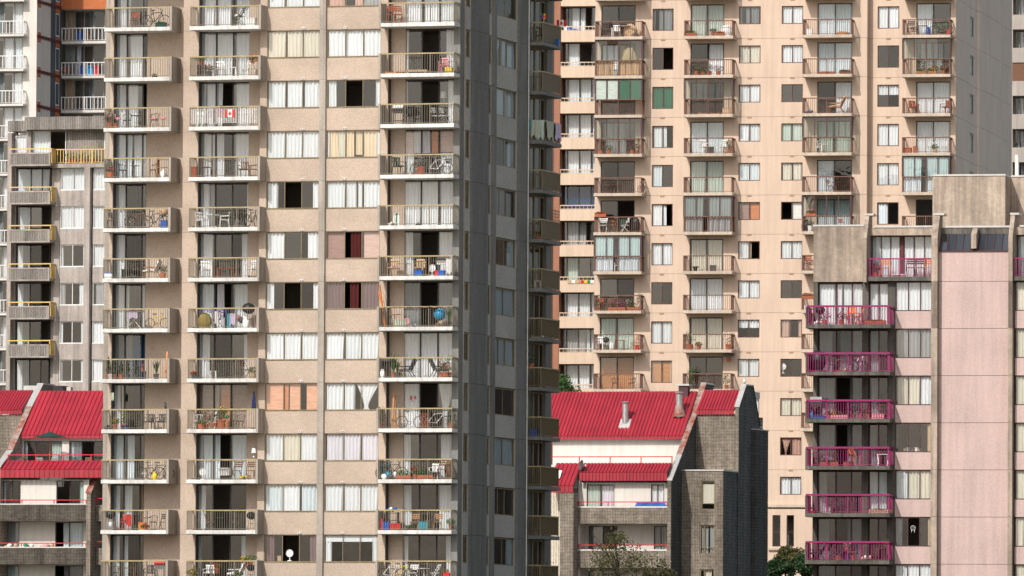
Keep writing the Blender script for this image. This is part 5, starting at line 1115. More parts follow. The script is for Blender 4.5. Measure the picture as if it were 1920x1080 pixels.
GRP = {'bicycle': 'bicycles kept on the balconies', 'chair': 'chairs set out on the balconies', 'table': 'tables on the balconies', 'plant': 'potted plants on the balconies', 'planter': 'planter troughs on the balconies', 'barbecue': 'barbecues on the balconies', 'tub': 'tubs and boxes on the balconies', 'laundry': 'laundry and cloths hung outside', 'gas bottle': 'gas bottles on the balconies', 'bags': 'bags piled on the balconies', 'crate': 'crates on the balconies', 'fan': 'fans in windows and on balconies', 'ornament': 'pink flamingos on one balcony', 'cover': 'covered bundles on the balconies', 'stool': 'stools on the balconies', 'shelf': 'shelves on the balconies'}
def put(b, kind, px, py, w, z, label, /, rz=0, sc=1, group=None, **kw):
    nm, cat = INFO[kind]; loc = b.world(b.U(px, py, w), w, z); group = group or GRP.get(cat)
    t = empty(nm, label, cat, loc, -b.a+rz, group, sc); ITEM[kind](t, **kw); return t
def mb_(col, k, suf, items):
    """things on balcony k of a column of the beige tower"""
    z = fz(k)+.004
    for kind, px, d, lab, kw in items:
        kw = dict(kw); up = kw.pop('up', 0)
        put(T, kind, px, 40+95*k, -d, z+up, lab+' '+suf, **kw)
D = dict
mb_('L', 0, 'beside the trough planter on an outer beige balcony', [('bike', 292, .75, 'black bicycle', D(c='black')), ('fchair', 252, .3, 'reddish wooden folding chair', D(c='redwood')), ('trough', 302, .95, 'dark green trough with low plants', D(c='dgreen', w=.6, fh=.05))])
mb_('L', 1, 'on the otherwise bare outer beige balcony', [('trough', 290, .9, 'flat dark tray of small plants', D(c='black', w=.6, sc=.5))])
mb_('L', 2, 'on the flamingo balcony', [('plant', 206, .85, 'magenta and white flower pot', D(fl='f_pink', fh=.32, fw=.3)), ('plant', 217, .6, 'tall purple flower pot', D(fl='f_purple', fh=.45, fw=.22)), ('plant', 203, .5, 'red flower pot', D(fl='f_red', fh=.25)), ('flamingo', 222, .9, 'pink garden flamingo beside the flowers', D()), ('flamingo', 289, .9, 'pink garden flamingo in front of the black chair', D()), ('flamingo', 306, .85, 'pink garden flamingo next to the end wall', D()),
   ('mchair', 238, .6, 'black metal chair beside the table', D()), ('table', 256, .5, 'black metal bistro table', D(c='black')), ('mchair', 290, .5, 'black metal chair near the end wall', D())])
mb_('L', 3, 'on the bistro set balcony', [('plant', 207, .85, 'pink flowers in a large terracotta pot', D(fl='f_pink', r=.24, h=.32, fh=.18, fw=.3)), ('plant', 204, .4, 'purple flowering plant', D(fl='f_purple', fh=.4)), ('mchair', 231, .7, 'dark wicker chair left of the table', D(rz=1.2)), ('table', 253, .6, 'slim grey pedestal table', D(c='dgrey', r=.25)), ('mchair', 287, .7, 'brown wicker chair right of the table', D(c='dwood', rz=-1.2)), ('shelf', 308, .6, 'tall wooden shelf', D(sc=1.4)), ('tank', 306, .9, 'white gas bottle', D())])
mb_('L', 4, 'on the twin bicycle balcony', [('fchair', 209, .6, 'black folding stool', D(c='black')), ('bike', 260, .85, 'silver and brown road bicycle', D(c='dwood')), ('bike', 292, .5, 'dark mountain bicycle', D(c='dgrey')), ('bin', 308, .6, 'blue plastic tub', D(c='blue')), ('kettle', 305, .35, 'pale covered grill', D(c='tan', sc=1.25))])
mb_('L', 5, 'on the slatted lounge chair balcony', [('lounge', 288, .7, 'white cushioned wooden recliner', D()), ('plant', 306, .9, 'green bush in a terracotta pot', D(fh=.25, r=.18, leaf='leaf_dark')), ('bin', 204, .9, 'white picnic cooler', D(c='white', lid='blue', w=.4, h=.28)), ('fchair', 243, .5, 'black low chair', D(c='black')), ('bin', 237, .3, 'black crate', D(c='black', w=.5, h=.5)), ('heap', 250, .9, 'dark bags', D(c='black', c2='dgrey', sc=.6))])
mb_('L', 6, 'on the yellow bicycle balcony', [('bike', 295, .7, 'small yellow mountain bicycle', D(c='yellow', sc=.85)), ('rack', 252, .6, 'white folding drying rack with lilac towel', D(sc=1.1))])
mb_('L', 7, 'on the conifer hedge balcony', [('conifer', 203, .8, 'tall potted conifer', D(hh=1.05)), ('conifer', 214, .7, 'potted conifer in a red pot', D(hh=.95)), ('conifer', 227, .8, 'small potted conifer', D(hh=.85)), ('conifer', 239, .7, 'narrow dark potted conifer', D(hh=.9, c='dgrey')), ('conifer', 255, .7, 'dark conifer beside the stool', D(hh=.95, c='dgrey')), ('stool', 267, .8, 'small metal stool', D(c='dgrey')), ('plant', 267, .8, 'pink flower pot on the metal stool', D(fl='f_pink', r=.1, h=.2, fh=.08, fw=.12, up=.43)), ('grass', 293, .7, 'spiky palm in a dark pot', D(gh=.85)), ('planks', 310, .35, 'tall orange broom', D(c='orange', n=1, l=1.9, sc=.8)), ('bin', 208, .95, 'grey bucket', D(c='steel', w=.2, h=.22))])
mb_('L', 8, 'on the balcony with the perched crow', [('pchair', 279, .6, 'black moulded chair beside the door', D(c='black')), ('pchair', 302, .6, 'black moulded chair by the end wall', D(c='black')), ('plant', 215, .8, 'yellow flowering plant', D(fl='f_yellow', fh=.18)), ('plant', 231, .4, 'small leafy bush', D(fh=.4)), ('bin', 236, .9, 'dark blue bowl', D(c='navy', w=.35, h=.18)), ('heap', 205, .9, 'dark watering things', D(c='dgrey', c2='black', sc=.6))])
put(T, 'bird', 310, 760, -.9, fz(8)+1.09, 'dark crow perched on an olive balcony top rail', sc=1.15)
put(T, 'cloth', 211, 750, -.6, fz(8)+2.0, 'white and green shopping bag hanging beside a balcony door', c='sheetgreen', w=.16, h=.4)
mb_('L', 9, 'on the yellow bucket balcony', [('bike', 283, .7, 'silver bicycle', D(c='steel')), ('bike', 300, .35, 'black bicycle against the wall', D(c='black')), ('tank', 290, .95, 'white and yellow bucket', D(c='yellow', s=.9))])
mb_('L', 10, 'on the red towel balcony', [('tank', 208, .9, 'large silver gas bottle', D(c='steel', s=1.25)), ('kettle', 207, .4, 'black kettle grill', D(sc=1.2)), ('pchair', 235, .6, 'red armchair', D(c='red')), ('cloth', 241, .9, 'red towel', D(c='red', w=.3, h=.6, up=.85)), ('mchair', 287, .5, 'black metal chair', D()), ('table', 272, .5, 'dark round table', D(c='dwood')), ('plant', 272, .95, 'trailing red flower pot', D(fl='f_red', r=.12, h=.15, fh=.1)), ('fchair', 308, .5, 'black folding chair', D(c='black')), ('bin', 267, .5, 'orange box', D(c='orange'))])
mb_('L', 11, 'on the red lidded grill balcony', [('grill', 301, .6, 'grill', D(c='steel', lid='red')), ('table', 240, .5, 'wide brown table', D(c='dwood', sq=True, r=.5)), ('mchair', 215, .6, 'black chair', D()), ('pchair', 280, .7, 'dark chair with white cloth', D(c='dgrey'))])
mb_('M', 0, 'on the green deck chair balcony', [('fchair', 449, .6, 'dark green folding deck chair', D(c='dgreen', sc=1.15, rz=-1)), ('heap', 448, .6, 'white towels', D(c='white', c2='white', sc=.5, up=.5)), ('bin', 471, .8, 'low white storage box', D(c='white', w=.55, h=.4))])
mb_('M', 1, 'on the white plastic furniture balcony', [('shelf', 378, .6, 'brown wooden plant stand', D(c='dwood', sc=.9)), ('plant', 377, .6, 'green plant on the wooden stand', D(fh=.14, r=.14, h=.2, up=.68)), ('plant', 392, .9, 'red geranium in a dark pot', D(fl='f_red', c='dgrey', fh=.2, r=.2)), ('pchair', 411, .6, 'white moulded armchair', D()), ('stool', 437, .7, 'low white plastic table', D(c='white', sc=1.2)), ('stool', 460, .7, 'small white plastic stool', D(c='white')), ('fchair', 471, .5, 'white folding chair', D(c='white', sc=1.1)), ('plant', 472, .4, 'red flowers in a clay pot', D(fl='f_red', up=.75, r=.12, h=.15, fh=.15)), ('plant', 481, .5, 'orange clay pot of flowers', D(fl='f_orange', up=.8, r=.12, h=.2, fh=.1))])
# plastic sheet and flag
zz = fz(2); so_ = tag(obj('plastic_sheet', MB().box(BAL['M'][0]+.03, BAL['M'][1]-.14, -BD+.1, -BD+.104, .18, 1.0), 'plastic_sheet', None, T.world(0, 0, zz), -T.a), 'clear plastic sheet stretched behind a balcony railing with a flag', 'sheet')
put(T, 'flag', 431, 212, -1.025, zz+.5, 'red and white maple leaf flag hung behind clear plastic sheet')
mb_('M', 2, 'behind the clear plastic sheet', [('surf', 374, .6, 'upright green striped bodyboard', D(sc=1.2)), ('table', 458, .5, 'white round table', D(c='white')), ('rack', 400, .5, 'white drying rack', D()), ('cloth', 412, .8, 'red and navy shirt', D(c='red', w=.3, h=.5, up=1.0)), ('cloth', 415, .7, 'navy shirt', D(c='navy', w=.2, h=.6, up=1.15)), ('fchair', 480, .5, 'dark green folding chair', D(c='dgreen'))])
mb_('M', 3, 'on the wicker chair balcony', [('bin', 364, .7, 'tall brown wicker basket', D(c='redwood', w=.3, h=.55)), ('mchair', 386, .6, 'large brown wicker tub chair', D(c='dwood', sc=1.25, rz=.8)), ('pchair', 456, .6, 'brown wicker armchair', D(c='dwood')), ('pchair', 477, .5, 'dark wicker armchair turned sideways', D(c='dwood', rz=-1.4))])
mb_('M', 4, 'on the white dining set balcony', [('pchair', 379, .6, 'white plastic chair left of the table', D(rz=1.1)), ('table', 400, .6, 'white oval plastic table', D(c='white', r=.42)), ('pchair', 421, .6, 'white plastic chair leaning to the table', D(rz=-1.2)), ('bike', 473, .5, 'dark bicycle seen end on', D(c='dgrey', rz=1.35)), ('kettle', 447, .4, 'black round grill', D())])
mb_('M', 5, 'on the balcony with a reddish bench', [('pchair', 386, .6, 'white metal armchair left of the bench', D(sc=1.1, rz=.5)), ('table', 424, .5, 'reddish slatted wooden bench', D(c='redwood', sq=True, r=.45, h=.55)), ('pchair', 471, .6, 'white metal armchair right of the bench', D(sc=1.1, rz=-.5)), ('crates', 477, .8, 'small dark crate', D(c='dwood'))])
mb_('M', 6, 'on the crowded balcony with the olive cover', [('tarp', 384, .6, 'large olive fabric cover', D()), ('rack', 408, .6, 'drying rack with blue jeans', D(c='navy')), ('cloth', 406, .8, 'blue jeans', D(c='blue', w=.5, h=.55, up=.95)), ('cloth', 405, .95, 'pale grey cloth', D(c='slab_white', w=.25, h=.7, up=.9)), ('cloth', 436, .9, 'lilac towel', D(c='lilac', w=.32, h=.6, up=.78)), ('bin', 432, .6, 'teal tub', D(c='teal', w=.3, h=.75)), ('heap', 450, .6, 'white and black bags', D(c='white', c2='pinkp', up=.3)), ('tank', 461, .9, 'white gas bottle', D(s=1.3)), ('kettle', 466, .35, 'black domed grill', D(sc=1.5)), ('cloth', 422, .6, 'dark blue shirt', D(c='navy', w=.25, h=.5, up=1.05))])
mb_('M', 7, 'on the sparse balcony with a step stool', [('plant', 365, .9, 'red flowers in a dark trough pot', D(fl='f_red', c='dgrey', r=.2, h=.22, fh=.1)), ('stool', 400, .8, 'small white step stool', D(c='white')), ('fchair', 460, .5, 'dark wooden folding chair', D(c='dwood', sc=1.1, rz=1.2)), ('plant', 474, .8, 'basket of green plants', D(c='tan', r=.2, fh=.2)), ('crates', 447, .8, 'small dark box', D(c='navy', sc=.3))])
mb_('M', 8, 'on the terracotta pot balcony', [('mchair', 371, .6, 'white metal chair', D(c='white')), ('plant', 377, .9, 'small terracotta pot', D(r=.2, fh=.12)), ('plant', 400, .8, 'wide terracotta pot of dark plants', D(r=.24, h=.35, fh=.3, leaf='leaf_dark')), ('plant', 387, .5, 'red flowering bush', D(fl='f_red', fh=.4)), ('plant', 415, .7, 'tall terracotta pot', D(r=.26, h=.5, fh=.35)), ('ball', 425, .8, 'shiny green watering ball', D(c='green', r=.13, up=.55)), ('mchair', 437, .6, 'black metal chair', D()), ('mchair', 451, .5, 'dark iron chair', D(c='dgrey')), ('planks', 401, .98, 'leaning white stick', D(c='white', n=1, l=.95)), ('plant', 418, .3, 'yellow flowering plant', D(fl='f_yellow', up=.6))])
put(T, 'parasol', 476, 740, -.35, fz(8)+.004, 'closed navy parasol standing on the terracotta pot balcony', c='navy')
mb_('M', 9, 'on the air conditioner balcony', [('fan', 380, .7, 'white box fan', D(sc=1.0)), ('ac', 421, .25, 'white window air conditioner', D(up=.25)), ('fchair', 445, .6, 'brown cross backed chair beside the door', D(c='dwood', sc=1.1)), ('fchair', 470, .6, 'brown cross backed chair near the end wall', D(c='dwood', sc=1.1)), ('heap', 457, .9, 'yellow toys', D(c='yellow', c2='yellow', sc=.55))])
lt = put(T, 'lamp', 476, 850, -.06, fz(9)+1.25, 'white shaded lamp on the wall above the air conditioner balcony')
mb_('M', 10, 'on the orange cushion chair balcony', [('fchair', 394, .6, 'wooden chair with orange back, left of the table', D(c='wood', f='dgreen', rz=1.2)), ('table', 415, .6, 'dark green round table', D(c='dgreen')), ('fchair', 441, .6, 'wooden chair with orange back, right of the table', D(c='wood', f='dgreen', rz=-1.2)), ('kettle', 471, .6, 'black kettle grill', D(sc=1.1))])
mb_('M', 11, 'on the yellow sunflower balcony', [('plant', 360, .9, 'yellow and purple flower pot', D(fl='f_yellow', fh=.2, fw=.35, r=.2)), ('plant', 366, .6, 'purple flower pot', D(fl='f_purple', fh=.25)), ('lounge', 447, .7, 'white reclining chair', D(f='white')), ('pchair', 391, .7, 'white low chair', D()), ('plant', 458, .8, 'yellow sunflower pot', D(fl='f_yellow', up=.75, fh=.15)), ('plant', 470, .5, 'trailing green plant', D(up=.8, fw=.35)), ('plant', 406, .3, 'red flower pot', D(fl='f_red', up=.4, fh=.15)), ('kettle', 470, .5, 'black grill', D()), ('plant', 448, .98, 'leafy green pot', D(fh=.15))])
mb_('R', 0, 'on the corner balcony with stacked red chairs', [('fchair', 734, .5, 'stack of dark red wooden folding chairs', D(c='redwood', sc=1.1, rz=.3)), ('fchair', 746, .45, 'second folded dark red wooden chair', D(c='redwood', sc=1.1, rz=.5)), ('crates', 790, .9, 'small dark dish', D(c='black', sc=.25))])
mb_('R', 1, 'on the pink chair corner balcony', [('mat', 777, .6, 'low orange slatted day bed', D(c='tan')), ('crates', 741, .6, 'orange wooden crate', D(c='orange')), ('crates', 735, .85, 'flat orange wooden board', D(c='wood')), ('pchair', 833, .6, 'pink plastic chair', D(c='pinkp')), ('bin', 842, .85, 'yellow crate', D(c='yellow', h=.25)), ('shelf', 846, .4, 'grey metal trolley', D(c='steel', sc=.9))])
mb_('R', 2, 'on the corner balcony with a silver grill', [('grill', 748, .5, 'silver gas grill with green cloth', D(c='dgrey', lid='steel')), ('fchair', 818, .6, 'white cushioned folding chair', D(c='white', f='black', rz=1.2)), ('fchair', 833, .5, 'white cushioned folding chair behind the first', D(c='white', f='black', rz=1.2)), ('fchair', 763, .4, 'black folded chair', D(c='black'))])
mb_('R', 3, 'on the corner balcony with the pale bicycle', [('pchair', 748, .6, 'dark green high backed armchair', D(c='dgreen', sc=1.15, rz=.9)), ('crates', 783, .6, 'brown wooden chest', D(c='redwood', sc=1)), ('bin', 789, .4, 'brown wooden tub', D(c='redwood', w=.4, h=.45)), ('bike', 822, .7, 'pale cream bicycle', D(c='white')), ('bike', 797, .4, 'dark bicycle', D(c='dgrey')), ('fchair', 838, .4, 'black folding chair', D(c='black'))])
mb_('R', 4, 'on the corner balcony with the bodyboard', [('surf', 743, .6, 'green and white bodyboard leaning upright', D(sc=1)), ('heap', 736, .8, 'white bag', D(c='white', c2='white', sc=.5)), ('heap', 785, .9, 'dark rolled mats', D(c='black', c2='dgrey', sc=.35)), ('crates', 840, .9, 'small blue dish', D(c='teal', sc=.3))])
mb_('R', 5, 'on the plaid cushion corner balcony', [('pchair', 738, .5, 'brown armchair with plaid cushion by the wall', D(c='tan', sc=1.1)), ('heap', 738, .7, 'red plaid cushion', D(c='pinkp', c2='pinkp', sc=.35, up=.45)), ('pchair', 786, .5, 'brown armchair with plaid cushion by the door', D(c='tan', sc=1.1)), ('bin', 785, .9, 'blue plastic crate', D(c='blue', w=.45, h=.28)), ('fan', 810, .8, 'white round fan', D()), ('bin', 819, .9, 'red and white cooler', D(c='red', w=.18, h=.25)), ('bin', 828, .9, 'blue cooler', D(c='blue', w=.36, h=.26)), ('grill', 831, .5, 'black grill with white cover', D(lid='black', c='white')), ('cloth', 841, .9, 'white striped towel', D(c='white', w=.3, h=.85, up=.95)), ('table', 762, .5, 'small wooden table', D(r=.22))])
mb_('R', 6, 'on the blue ball corner balcony', [('ball', 824, .6, 'large blue exercise ball', D(up=.35, r=.32)), ('bin', 751, .85, 'green storage tub', D(c='sheetgreen', w=.65, h=.38)), ('cloth', 755, .9, 'red and white plaid blanket', D(c='pinkp', w=.75, h=.3, up=.45)), ('heap', 830, .8, 'brown and white bags', D(c='dwood', c2='tan', sc=.8)), ('heap', 775, .9, 'small blue and white things', D(c='tan', c2='blue', sc=.4)), ('table', 740, .5, 'round table with crockery', D(c='wood')), ('grass', 842, .5, 'tall green grass', D(gh=.9)), ('garland', 783, 1.12, 'dry twisted garland wound on the rail', D()), ('crates', 828, .5, 'flat wooden crate', D(c='redwood', sc=1.1))])
put(T, 'planks', 722, 600, -.7, fz(6)+.004, 'orange wooden skis leaning on the blue ball corner balcony', c='orange', n=2, l=2.3, rz=1.3)
mb_('R', 7, 'on the red flower corner balcony', [('grill', 727, .5, 'black upright grill', D()), ('tank', 717, .9, 'white gas bottle', D()), ('grass', 738, .7, 'tall spiky palm', D(gh=1.2, c='terracotta')), ('grass', 745, .9, 'small spiky grass', D(gh=.7)), ('lounge', 765, .6, 'grey reclining chair with black frame', D(c='dgrey', f='black')), ('lounge', 820, .6, 'grey reclining chair near the flowers', D(c='dgrey', f='black', rz=3.14)), ('plant', 835, .85, 'bright red geraniums in a terracotta pot', D(fl='f_red', fh=.28, fw=.36, r=.2, h=.3)), ('plant', 828, .6, 'red geranium bush', D(fl='f_red', fh=.35)), ('plant', 843, .4, 'tall green leafy plant', D(fh=.5))])
mb_('R', 8, 'on the corner balcony with the fish curtain', [('planks', 735, .4, 'tall yellow wooden planks', D(c='wood', n=3, l=2.1)), ('bin', 797, .5, 'red brown laundry basket', D(c='redwood', w=.42, h=.8)), ('bike', 770, .8, 'upturned white bicycle', D(c='white')), ('bike', 820, .5, 'grey bicycle', D(c='steel', rz=.3)), ('plant', 846, .5, 'dark green hanging bush', D(fh=.5, leaf='leaf_dark')), ('plant', 714, .5, 'dark green corner bush', D(fh=.5, leaf='leaf_dark'))])
mb_('R', 9, 'on the corner balcony of flower troughs', [('bike', 737, .5, 'black bicycle', D()), ('bike', 722, .4, 'teal bicycle', D(c='teal', rz=1.2)), ('heap', 731, .9, 'white bag', D(c='white', c2='teal')), ('trough', 757, .9, 'green plants in a left terracotta trough', D(w=.85, fh=.16)), ('trough', 798, .9, 'green plants in a right terracotta trough', D(w=.9, fh=.16)), ('plant', 779, .8, 'red flowers between the troughs', D(fl='f_red', fh=.22, fw=.3)), ('fchair', 830, .6, 'brown wooden folding chair', D(c='dwood', sc=1.2)), ('pchair', 815, .4, 'white tub chair', D()), ('tarp', 842, .4, 'brown grill cover', D(c='dwood', w=.5, h=1.05))])
mb_('R', 10, 'on the corner balcony with red and blue tubs', [('bin', 714, .7, 'tall red tub', D(c='red', w=.28, h=.58)), ('bin', 725, .8, 'blue tub', D(c='blue', w=.38, h=.42)), ('bin', 737, .8, 'short red tub beside the blue one', D(c='red', w=.28, h=.33)), ('bin', 747, .8, 'short red tub', D(c='red', w=.28, h=.33)), ('bin', 794, .85, 'wide teal tub', D(c='teal', w=.48, h=.42)), ('fchair', 778, .6, 'wooden folding stool with red seat', D(c='wood')), ('fchair', 821, .6, 'wooden folding stool', D(c='wood')), ('plant', 769, .9, 'small trailing plant', D(r=.1, h=.12, fh=.1)), ('plant', 845, .85, 'leafy plant in a terracotta pot', D(fh=.2, r=.12)), ('crates', 755, .5, 'dark trolley frame', D(c='dgrey')), ('heap', 735, .4, 'blue cloth', D(c='blue', c2='white', sc=.6, up=1.0)), ('shelf', 735, .4, 'black metal rack', D(c='black', sc=1.3))])
mb_('R', 11, 'on the lowest corner balcony with white chairs', [('bike', 735, .7, 'white bicycle', D(c='white', rz=.5)), ('bike', 752, .5, 'yellow bicycle', D(c='yellow')), ('fchair', 775, .6, 'white folding chair left of the table', D(c='white')), ('table', 795, .6, 'white metal table', D(c='white')), ('fchair', 816, .6, 'white folding chair right of the table', D(c='white', rz=-1)), ('plant', 836, .8, 'red flower pot', D(fl='f_red')), ('bin', 838, .9, 'red box', D(c='red'))])
# printed fish on one curtain: part of the corner balcony door's curtain is a flat print
fsh = [(-.25, .0), (-.18, .12), (-.02, .2), (.15, .16), (.25, .02), (.2, -.06), (.1, .02), (.02, -.02), (.06, -.14), (-.05, -.16), (-.06, -.04), (-.16, -.06), (-.14, -.18), (-.24, -.2), (-.2, -.08)]
T.part('curtain_print', MB().prismz([(0, 0), (.001, 0), (0, .001)], 0, .001).face([(a, -.003, b) for a, b in fsh]), 'f_red', (T.U(774, 748, RC+.18), RC+.17, T.Z(774, 748, RC+.18)))
# things behind windows of the beige tower
put(T, 'fan', 543, 1046, .3, T.Z(543, 1052, .3), 'white round fan in a dark window with mauve curtains'); put(T, 'bin', 525, 1050, .3, T.Z(525, 1052, .3), 'small cardboard box beside the window fan', c='tan', w=.2, h=.25)
put(T, 'lamp', 832, 185, 1.6, fz(2)+1.25, 'white lamp standing behind a corner balcony door', sc=1.4)
# shaded side balconies
def sb(k, kind, f, out, lab, up=0, **kw):
    nm, cat = INFO[kind]; w = sbx[0]+(sbx[1]-sbx[0])*f
    t = empty(nm, lab, cat, T.world(uB+out, w, fz(k)+.004+up), -T.a+kw.pop('rz', 0), GRP.get(cat), kw.pop('sc', 1)); ITEM[kind](t, **kw)
sb(0, 'pinwheel', .1, .85, 'rainbow pinwheel on the shaded side top balcony rail', 1.06); sb(0, 'flag', .95, .95, 'small red and white flag at the shaded side balcony corner', 1.1, sc=.9); sb(0, 'pchair', .3, .5, 'dark chair on the shaded pinwheel balcony', c='black'); sb(0, 'bin', .75, .6, 'blue tub on the shaded pinwheel balcony', c='blue', w=.9, h=.3)
for i, (o_, c, w_, h_) in enumerate(((.1, 'teal', .5, .55), (.45, 'sheetgreen', .55, .9), (.75, 'c_lightgreen', .45, 1.0))): sb(2, 'cloth', 0, o_+.05, ('blue towel', 'pale green sheet', 'olive green sheet')[i]+' drying on the shaded side balcony rail', 1.1, c=c, w=w_ if i != 0 else .28, h=h_, seed=i)
sb(2, 'cloth', .35, .98, 'large grey green sheet drying over the long shaded rail', 1.1, c='sheetgreen', w=1.5, h=.95, rz=HP, seed=5); sb(2, 'cloth', .78, .98, 'pale lilac sheet drying over the long shaded rail', 1.1, c='lilac', w=1.2, h=.9, rz=HP, seed=6)
sb(4, 'plant', .2, .5, 'terracotta pot on the trellised shaded balcony', fh=.1, r=.2); sb(4, 'bin', .5, .6, 'orange tub on the trellised shaded balcony', c='terracotta', h=.45); sb(7, 'plant', 0.05, .3, 'dark leafy plant hanging on the shaded side balcony', 1.0, fh=.35, fw=.35, leaf='leaf_dark'); sb(8, 'bin', .1, .4, 'blue cooler on the shaded side balcony', c='blue', w=.45, h=.38)
sb(5, 'stool', .1, .6, 'small white table on a shaded side balcony', c='white'); sb(6, 'crates', .1, .6, 'grey box on a shaded side balcony', c='steel'); sb(10, 'stool', .2, .6, 'grey stool on a shaded side balcony', c='fr_grey'); sb(11, 'plant', .3, .75, 'rust coloured bush in a pot on the lowest shaded balcony', fh=.6, fw=.7, leaf='leaf_rust', h=.4, r=.25)
tr = MB()
for i in range(9): q = i/8; tr.box(SIDE['e0']+2.2*q+1.2, SIDE['e0']+2.2*q+1.23, -SB-.02, -SB, 1.1, 1.75); 
for i in range(4): tr.box(SIDE['e0']+1.2, SIDE['e0']+3.43, -SB-.025, -SB-.021, 1.15+.17*i, 1.18+.17*i)
o_ = obj('trellis_panel', tr, 'dwood', None, T.world(uB, 0, fz(4)), -T.a+HP); tag(o_, 'brown wooden trellis fixed above a shaded side balcony rail', 'trellis')
# ---- cream tower
def cb_(c, k, suf, items):
    for kind, px, d, lab, kw in items:
        kw = dict(kw); up = kw.pop('up', 0); put(C, kind, px, 60+73.6*k, cw(c)-d, czf(k)+.004+up, lab+' '+suf, **kw)
cb_('A', 0, 'on the cluttered top cream balcony', [('table', 1172, .6, 'white round plastic table on its side', D(c='white', r=.5, h=.8)), ('heap', 1190, .7, 'beige bags', D(c='tan', c2='tan', sc=1.1)), ('pchair', 1155, .8, 'white plastic chair', D()), ('fchair', 1135, .5, 'black folded lounger', D(c='black', sc=1.2)), ('tarp', 1182, .5, 'white and beige covered heap', D(c='tan', w=1.0, h=.95))])
cb_('A', 1, 'inside the glazed cream balcony with tan drapes', [('parasol', 1178, .4, 'slumped beige parasol', D(c='tan')), ('pchair', 1150, .8, 'white plastic chair', D()), ('tarp', 1180, .7, 'large beige fabric cover', D(c='tan', w=1.2, h=2.0))])
cb_('A', 3, 'inside the glazed cream balcony of flowers', [('plant', 1127, .9, 'tall flowering bush', D(fl='f_pink', fh=.4, fw=.35)), ('plant', 1142, .9, 'leafy green pot', D(fh=.2)), ('plant', 1185, .9, 'magenta flower pot', D(fl='f_mag', fh=.3, fw=.35)), ('plant', 1194, .6, 'tall green bush', D(fh=.5))])
cb_('A', 4, 'on the cream balcony with dark iron chairs', [('mchair', 1138, .6, 'black iron chair by the table', D(sc=1.1)), ('mchair', 1152, .6, 'black iron chair beside the glass', D(sc=1.1)), ('table', 1145, .9, 'black iron table', D(c='black')), ('bike', 1204, .6, 'dark bicycle wheel frame', D(rz=1.3, sc=.8))])
cb_('A', 5, 'on the cream balcony with white sling chairs', [('fchair', 1131, .7, 'white sling folding chair left of the table', D(c='white', sc=1.15)), ('table', 1150, .8, 'small wooden table with orange bowl', D(r=.25, h=.55)), ('plant', 1150, .8, 'orange flower bowl', D(fl='f_orange', r=.1, h=.1, fh=.08, fw=.1, up=.56)), ('fchair', 1172, .7, 'white sling folding chair right of the table', D(c='white', sc=1.15, rz=-1.2)), ('tarp', 1192, .6, 'black covered grill', D(c='black', w=.65, h=1.1)), ('trough', 1126, 1.35, 'red flower box on the rail', D(fl='f_red', w=.8, up=1.06, fh=.08)), ('bin', 1168, .4, 'dark green box', D(c='dgreen', h=.9))])
cb_('A', 6, 'inside the glazed cream balcony with blue drapes', [('mchair', 1134, .7, 'black chair', D()), ('pchair', 1160, .7, 'white chair', D()), ('kettle', 1195, .7, 'black grill', D())])
cb_('A', 7, 'on the magenta petunia cream balcony', [('trough', 1157, 1.2, 'bright magenta petunia trough', D(fl='f_mag', w=1.2, fh=.24)), ('trough', 1187, 1.2, 'green leafy trough', D(w=.6, fh=.2)), ('fchair', 1126, .6, 'red wooden chair', D(c='redwood')), ('fchair', 1146, .6, 'dark wooden chair', D(c='dwood')), ('plant', 1120, .9, 'green bush', D(fh=.3)), ('plant', 1200, .9, 'tall leafy bush', D(fh=.5)), ('plant', 1178, .9, 'white flower pot', D(fl='f_white', fh=.25))])
cb_('A', 8, 'on the cream balcony with a white wicker chair', [('pchair', 1124, .7, 'white wicker armchair', D(sc=1.1)), ('tank', 1147, .8, 'white gas bottle', D(s=1.3)), ('table', 1162, .6, 'dark square table', D(c='dwood', sq=True)), ('fchair', 1190, .6, 'wooden folding chair', D(rz=-1.1, sc=1.15)), ('bin', 1195, 1.0, 'red bucket', D(c='red', h=.3, w=.25)), ('kettle', 1136, .5, 'black grill', D())])
cb_('A', 9, 'on the cream balcony with bamboo blinds', [('mchair', 1153, .7, 'black desk chair', D()), ('mchair', 1185, .7, 'black wire chair', D(rz=-1))])
cb_('B', 0, 'on the top cream balcony with a floral cover', [('trough', 1295, 1.1, 'low green trough', D(w=.9, fh=.12)), ('plant', 1337, 1.1, 'small terracotta pot plant', D(fh=.15)), ('trough', 1350, 1.1, 'row of red pots', D(fl='f_red', w=.6, fh=.06)), ('tarp', 1362, .6, 'pale floral covered chair', D(c='white', w=.9, h=.8))])
cb_('B', 1, 'on the cream balcony with magenta flowers', [('plant', 1306, 1.0, 'spiky green plant in a terracotta pot', D(fh=.25, r=.2)), ('plant', 1330, 1.0, 'leafy plant in a terracotta pot', D(fh=.3, r=.2)), ('plant', 1347, 1.0, 'bright magenta flower pot', D(fl='f_mag', fh=.22, fw=.4, r=.2)), ('plant', 1318, 1.1, 'small terracotta pot', D(fh=.1, r=.12))])
cb_('B', 2, 'inside the glazed cream balcony', [('crates', 1320, .9, 'wooden crate in a row', D(sc=1.2)), ('crates', 1342, .9, 'wooden slatted crate', D(sc=1.2)), ('bin', 1362, .9, 'tan storage box', D(c='tan', w=.5, h=.4))])
cb_('B', 3, 'on the cream balcony with pale garden chairs', [('pchair', 1321, .7, 'pale green garden chair left of the table', D(c='white', sc=1.15, rz=.6)), ('pchair', 1355, .7, 'pale green garden chair right of the table', D(c='white', sc=1.15, rz=-.6)), ('bin', 1333, .8, 'grey drum table', D(c='dgrey', w=.35, h=.45)), ('plant', 1367, .9, 'tall narrow bush', D(fh=.4, fw=.2))])
